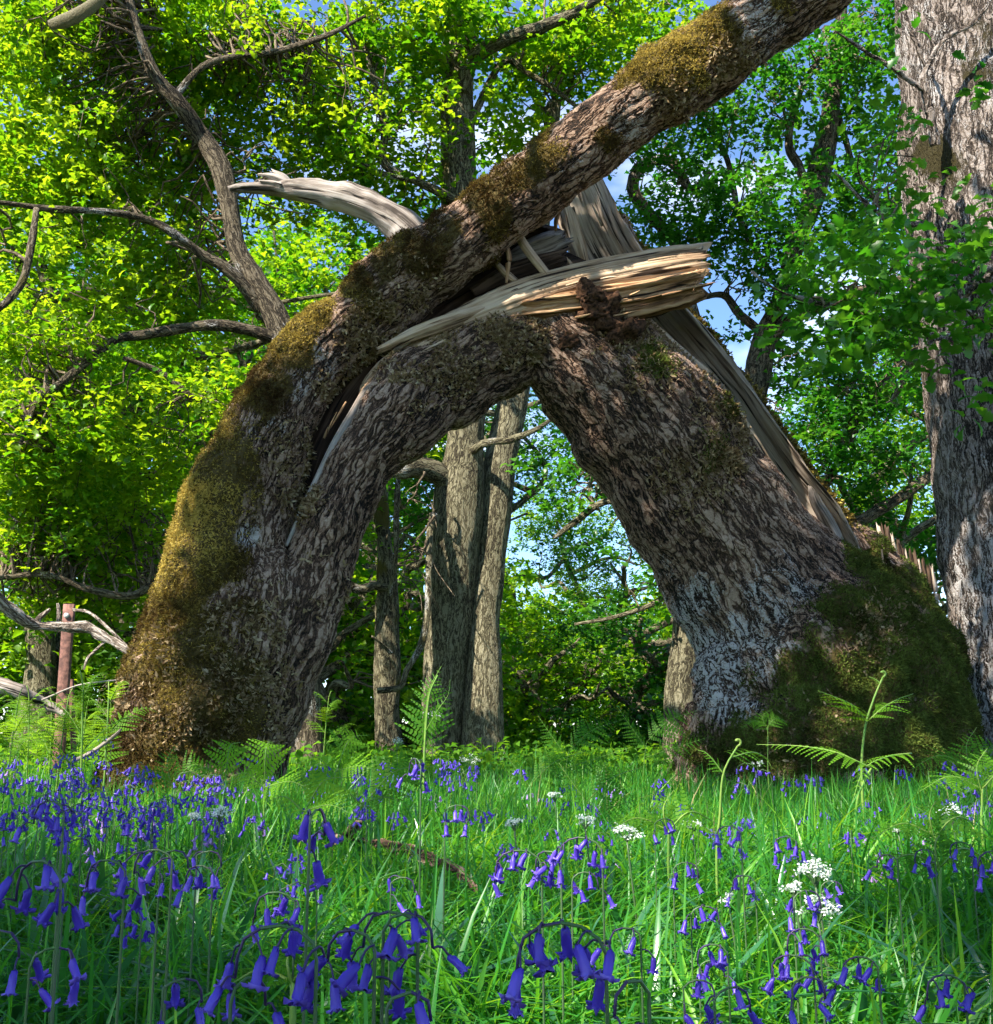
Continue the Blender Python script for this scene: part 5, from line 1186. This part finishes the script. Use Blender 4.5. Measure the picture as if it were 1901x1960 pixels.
for k, (u, v, y, br, lab) in enumerate(((1010, 1500, 4.2, .35, 'shady fern with two spread fronds below the gap of sky'), (1120, 1530, 3.4, .35, 'shady fern with long fronds rising to one side, under the arch'), (1080, 1440, 5.2, .3, 'fern with a steep frond in the dark gap under the arch'), (1230, 1420, 6.0, .3, 'thin fern at the foot of the slim stem'))):
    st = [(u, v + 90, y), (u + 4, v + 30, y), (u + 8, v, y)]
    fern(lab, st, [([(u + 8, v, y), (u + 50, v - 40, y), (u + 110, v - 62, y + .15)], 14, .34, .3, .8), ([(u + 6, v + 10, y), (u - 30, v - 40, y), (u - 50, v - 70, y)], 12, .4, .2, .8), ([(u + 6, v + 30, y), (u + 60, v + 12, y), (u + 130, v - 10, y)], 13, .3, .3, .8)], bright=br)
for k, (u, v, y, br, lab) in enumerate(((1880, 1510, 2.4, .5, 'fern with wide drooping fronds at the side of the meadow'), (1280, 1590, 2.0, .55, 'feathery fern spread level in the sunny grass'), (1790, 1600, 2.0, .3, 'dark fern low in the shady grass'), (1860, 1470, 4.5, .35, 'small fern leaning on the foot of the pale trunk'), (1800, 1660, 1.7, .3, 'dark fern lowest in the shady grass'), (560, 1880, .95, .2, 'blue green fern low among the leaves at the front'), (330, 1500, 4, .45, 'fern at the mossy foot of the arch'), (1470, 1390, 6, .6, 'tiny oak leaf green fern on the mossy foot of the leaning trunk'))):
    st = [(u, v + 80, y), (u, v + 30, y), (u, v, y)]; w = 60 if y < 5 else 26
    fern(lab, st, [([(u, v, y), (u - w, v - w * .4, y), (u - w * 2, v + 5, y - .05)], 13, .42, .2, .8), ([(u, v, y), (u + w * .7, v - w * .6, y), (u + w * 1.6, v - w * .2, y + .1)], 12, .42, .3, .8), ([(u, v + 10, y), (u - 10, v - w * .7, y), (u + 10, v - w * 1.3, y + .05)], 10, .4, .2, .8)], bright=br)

# bracken of the sunny clearing: one plant of each of two shapes, copied
def bracken(seed):
    rs = np.random.default_rng(seed); root = thing('bracken', 'bracken', 'fern', (0, 0, 0))
    H = .62 + .12 * rs.random(); mb = MB(); V, F, A = tube([[0, 0, -.03], [.01, 0, H * .5], [.03, .01, H], [.05, .02, H + .08]], [.006, .005, .004, .003], n=24, m=6); mb.add(V, F); mb.build('stalk', M['stalk'], root)
    for k in range(5):
        an = k * 2.4 + rs.random(); z = H * (.45 + .13 * k); L = .34 - .04 * k
        P = np.array([[.02 + math.cos(an) * L * t, math.sin(an) * L * t, z + .16 * L / .3 * math.sin(t * 2.2)] for t in (0, .35, .7, 1)])
        V, F, cv = frond(P, L, 12, .42, rs.normal() * .2); mbf = MB(); mbf.add(V, F, {'rnd': np.clip(.9 + .1 * rs.normal(size=len(V)), 0, 1)}); v2, f2, _ = tube(cv, np.linspace(.0025, .001, 40), n=14, m=4); mbf.add(v2, f2, {'rnd': np.ones(len(v2))}, m=1)
        mbf.build('frond', [M['fern'], M['stalk']], root, smooth=False)
    return root
BR = [bracken(1), bracken(2)]
spots = [(115, 6.3), (205, 5.6), (60, 7.0), (160, 7.6), (20, 6.2), (100, 8.4), (215, 8.0), (40, 9.0), (150, 9.4), (-20, 8.0), (75, 10.2), (230, 9.6), (-10, 10.5), (185, 10.8), (110, 11.6), (30, 12), (250, 11.4), (165, 5.0), (-30, 5.6), (140, 12.6), (60, 13.2), (215, 13), (620, 10.4), (520, 11)]
for k, (u, y) in enumerate(spots):
    o = BR[k] if k < 2 else copy_tree(BR[k % 2]); b = base_at(u, y); o.location = b; o.rotation_euler = (0, 0, k * 1.7); s = .85 + .25 * rng.random(); o.scale = (s, s, s)
    o['group'] = 'bracken plants in the sunny clearing'; o['label'] = 'lime green bracken plant in the bright clearing by the mossy leg' if u < 300 else 'lime green bracken plant in sun behind the mossy leg of the arch'

# ------------------------------------------------------------------ white umbel flowers
def umbel(label, u, v, y, ru, n, seed, group='white umbel flowers in the meadow'):
    rs = np.random.default_rng(seed); p = at(u, v, y); z = (p - CAM) @ FWD / F_PX; r = ru * z
    g = float(ground(p[0], p[1])); root = thing('umbel_flower', label, 'flower', (p[0] + .02, p[1], g), group)
    mb = MB(); mb.add(*tube([[p[0] + .02, p[1], g - .02], [p[0] + .012, p[1], (g + p[2]) / 2], [p[0], p[1], p[2] - r * .9]], [.0022, .0018, .0014], n=16, m=5)[:2])
    tips = []
    for k in range(n):
        d = rs.normal(size=2) * .45; d = d / max(1, np.linalg.norm(d)); t = np.array([p[0] + d[0] * r, p[1] + d[1] * r * .7, p[2] +   .42 * r * (1 - (d ** 2).sum()) - .2 * r + rs.normal() * r * .16]); tips.append(t)
        mb.add(*tube([[p[0], p[1], p[2] - r * .9], [(p[0] + t[0]) / 2, (p[1] + t[1]) / 2, p[2] - r * .35], t], [.0008] * 3, n=6, m=3, cap=False)[:2])
    mb.build('stem', M['stem'], root)
    tips = np.array(tips); Q = np.repeat(tips, 16, 0) + rs.normal(size=(n * 16, 3)) * np.array([.15, .15, .09]) * r * 1.0
    V, F, rr = leaves(Q, np.full(len(Q), max(.0042, r * .10)) * (.7 + .6 * rs.random(len(Q))), 'mid', up=.5)
    mk('flower_head', V, F, M['white'], root, {'rnd': rr})
for k, (u, v, y, ru, n, lab) in enumerate(((420, 1552, 1.9, 24, 12, 'white umbel flower in the violet band of bluebells'), (372, 1562, 2.0, 14, 8, 'smaller white umbel next to the violet band'), (292, 1590, 1.9, 12, 6, 'white umbel half opened left of the violet band edge'), (985, 1575, 1.9, 18, 9, 'white umbel in the light grass under the arch'),
     (1200, 1588, 1.8, 26, 12, 'flat topped white umbel seen edge on under the arch'), (1120, 1570, 2.0, 20, 8, 'loose white umbel between bluebells under the arch'), (1062, 1522, 2.6, 14, 8, 'cream white umbel among shady ferns'), (1560, 1665, 1.5, 36, 16, 'largest white umbel flower beside the sun patch'), (1565, 1735, 1.45, 34, 14, 'white umbel just below the largest one'), (1520, 1700, 1.5, 22, 9, 'loose white umbel at the side of the largest one'),
     (1822, 1556, 2.2, 26, 12, 'wide flat white umbel under the drooping fern'), (1325, 1580, 2.0, 20, 9, 'white umbel behind the tall fern stalk'), (826, 1372, 5.0, 26, 12, 'pale umbel before the twin trunks, held high on the ferns'), (760, 1420, 5.0, 20, 9, 'white umbel at the foot of the twin trunks'), (900, 1455, 4.4, 20, 9, 'white umbel in sun under the arch'), (1720, 1590, 2.1, 9, 5, 'tiny white umbel alone in the shady grass'), (1450, 1460, 4, 12, 6, 'small white umbel before the stump'), (1395, 1720, 1.5, 14, 6, 'faded white umbel low in the grass'))):
    umbel(lab, u, v, y, ru, n, 600 + k)

# ------------------------------------------------------------------ post, fallen branches
Y = 9.0
root = thing('post', 'red brown wooden post with bolt holes in the sunny clearing', 'post', base_at(112, Y))
def slab(parent, u0, v0, u1, v1, w, y, dz, mat, name, hgt=.03):
    a, b = at(u0, v0, y), at(u1, v1, y); sx = w * (a - CAM) @ FWD / F_PX / 2; X = np.array([sx, 0, 0]); D = np.array([0, dz, 0])
    V = np.array([a - X, a + X, a + X + D, a - X + D, b - X, b + X, b + X + D, b - X + D]); ch = .12
    bm_ = [];  # chamfered prism
    def ring(c): 
        return np.array([c - X + D * ch, c - X * (1 - ch), c + X * (1 - ch), c + X + D * ch, c + X + D * (1 - ch), c + X * (1 - ch) + D, c - X * (1 - ch) + D, c - X + D * (1 - ch)])
    V = np.vstack([ring(a + (b - a) * t) + rng.normal(size=(8, 3)) * .0012 for t in np.linspace(0, 1, 9)]); j = np.arange(8); i = np.arange(8)[:, None] * 8
    F = [np.stack([i + j, i + (j + 1) % 8, i + (j + 1) % 8 + 8, i + j + 8], -1).reshape(-1, 4), np.array([np.arange(8)[::-1], 64 + np.arange(8)])]
    return mk(name, V, F, mat, parent, None, smooth=False)
slab(root, 106, 1500, 131, 1156, 21, Y, .05, M['post'], 'upright'); slab(root, 141, 1480, 134, 1300, 9, Y + .12, .04, M['post'], 'batten')
for u, v, s in ((127, 1178, 5), (121, 1322, 3), (115, 1430, 3)):
    c = at(u, v, Y - .012); V, F, A = tube([c - np.array([0, .004, 0]), c + np.array([0, .012, 0])], [s * .0042, s * .0045], n=4, m=12); o = mk('bolt', V, F, M['bolt'] if s > 3 else M['rot'], root); o.parent = next(c for c in root.children if c.name.startswith('upright'))
def branch(name, label, spine, subs, mat, cat='fallen branch', moss=0.0):
    P, r = px(spine); root = thing(name, label, cat, tuple(P[-1]))
    V, F, A = tube(P, r, n=110, m=14, rough=.30, fr=14, ks=1.0 if mat == 'dead' else .35); A['moss'] = np.clip(moss + .9 * fbm(V * 2.6, 2) - .25, 0, 1) if moss else np.zeros(len(V)); A['lich'] = np.full(len(V), .2); mk('stem', V, F, M[mat], root, A)
    for s in subs:
        V, F, A = tube(*px(s), n=30, m=7, rough=.1); A['moss'] = np.zeros(len(V)); A['lich'] = A['moss'] + .2; mk('twig', V, F, M[mat], root, A)
branch('dead_branch', 'bare dead branch with a dark bend leaning on the mossy leg of the arch', [(-60, 1090, 6.0, 12), (0, 1150, 6.2, 12), (35, 1180, 6.3, 12), (72, 1197, 6.4, 11), (120, 1200, 6.45, 10), (170, 1203, 6.5, 11), (205, 1222, 6.5, 10), (240, 1244, 6.5, 9), (270, 1262, 6.52, 8)],
       [[(68, 1192, 6.4, 5), (78, 1180, 6.4, 5), (96, 1166, 6.4, 3)], [(112, 1195, 6.45, 4), (113, 1175, 6.45, 4), (111, 1155, 6.45, 3)], [(140, 1167, 6.6, 3), (172, 1173, 6.55, 3), (210, 1205, 6.5, 3), (252, 1246, 6.5, 2)], [(205, 1224, 6.5, 3), (180, 1248, 6.5, 3), (168, 1260, 6.5, 3), (160, 1282, 6.5, 2)]], 'bark_pale', .0)
branch('dead_branch', 'pale sunlit branch lying among the bracken at the edge of the clearing', [(-60, 1290, 7.2, 14), (0, 1312, 7.2, 13), (40, 1325, 7.2, 12), (85, 1346, 7.3, 9), (130, 1372, 7.3, 5)], [[(80, 1340, 7.2, 2), (150, 1312, 7.2, 2), (220, 1302, 7.2, 1.5), (240, 1298, 7.2, 1)]], 'dead')
branch('dead_branch', 'thin pale stick lying slantwise at the foot of the mossy leg', [(130, 1462, 5.2, 5), (175, 1440, 5.2, 4), (215, 1412, 5.2, 3), (232, 1396, 5.2, 2)], [], 'dead')
branch('dead_branch', 'dark fallen branch half sunk in the grass of the meadow', [(930, 1730, 1.9, 4), (880, 1672, 2.0, 7), (820, 1640, 2.15, 10), (760, 1622, 2.3, 10), (700, 1612, 2.4, 8), (655, 1600, 2.45, 6), (625, 1590, 2.5, 4)], [[(690, 1578, 2.4, 7), (660, 1600, 2.35, 6), (640, 1610, 2.3, 3)]], 'bark', .9)
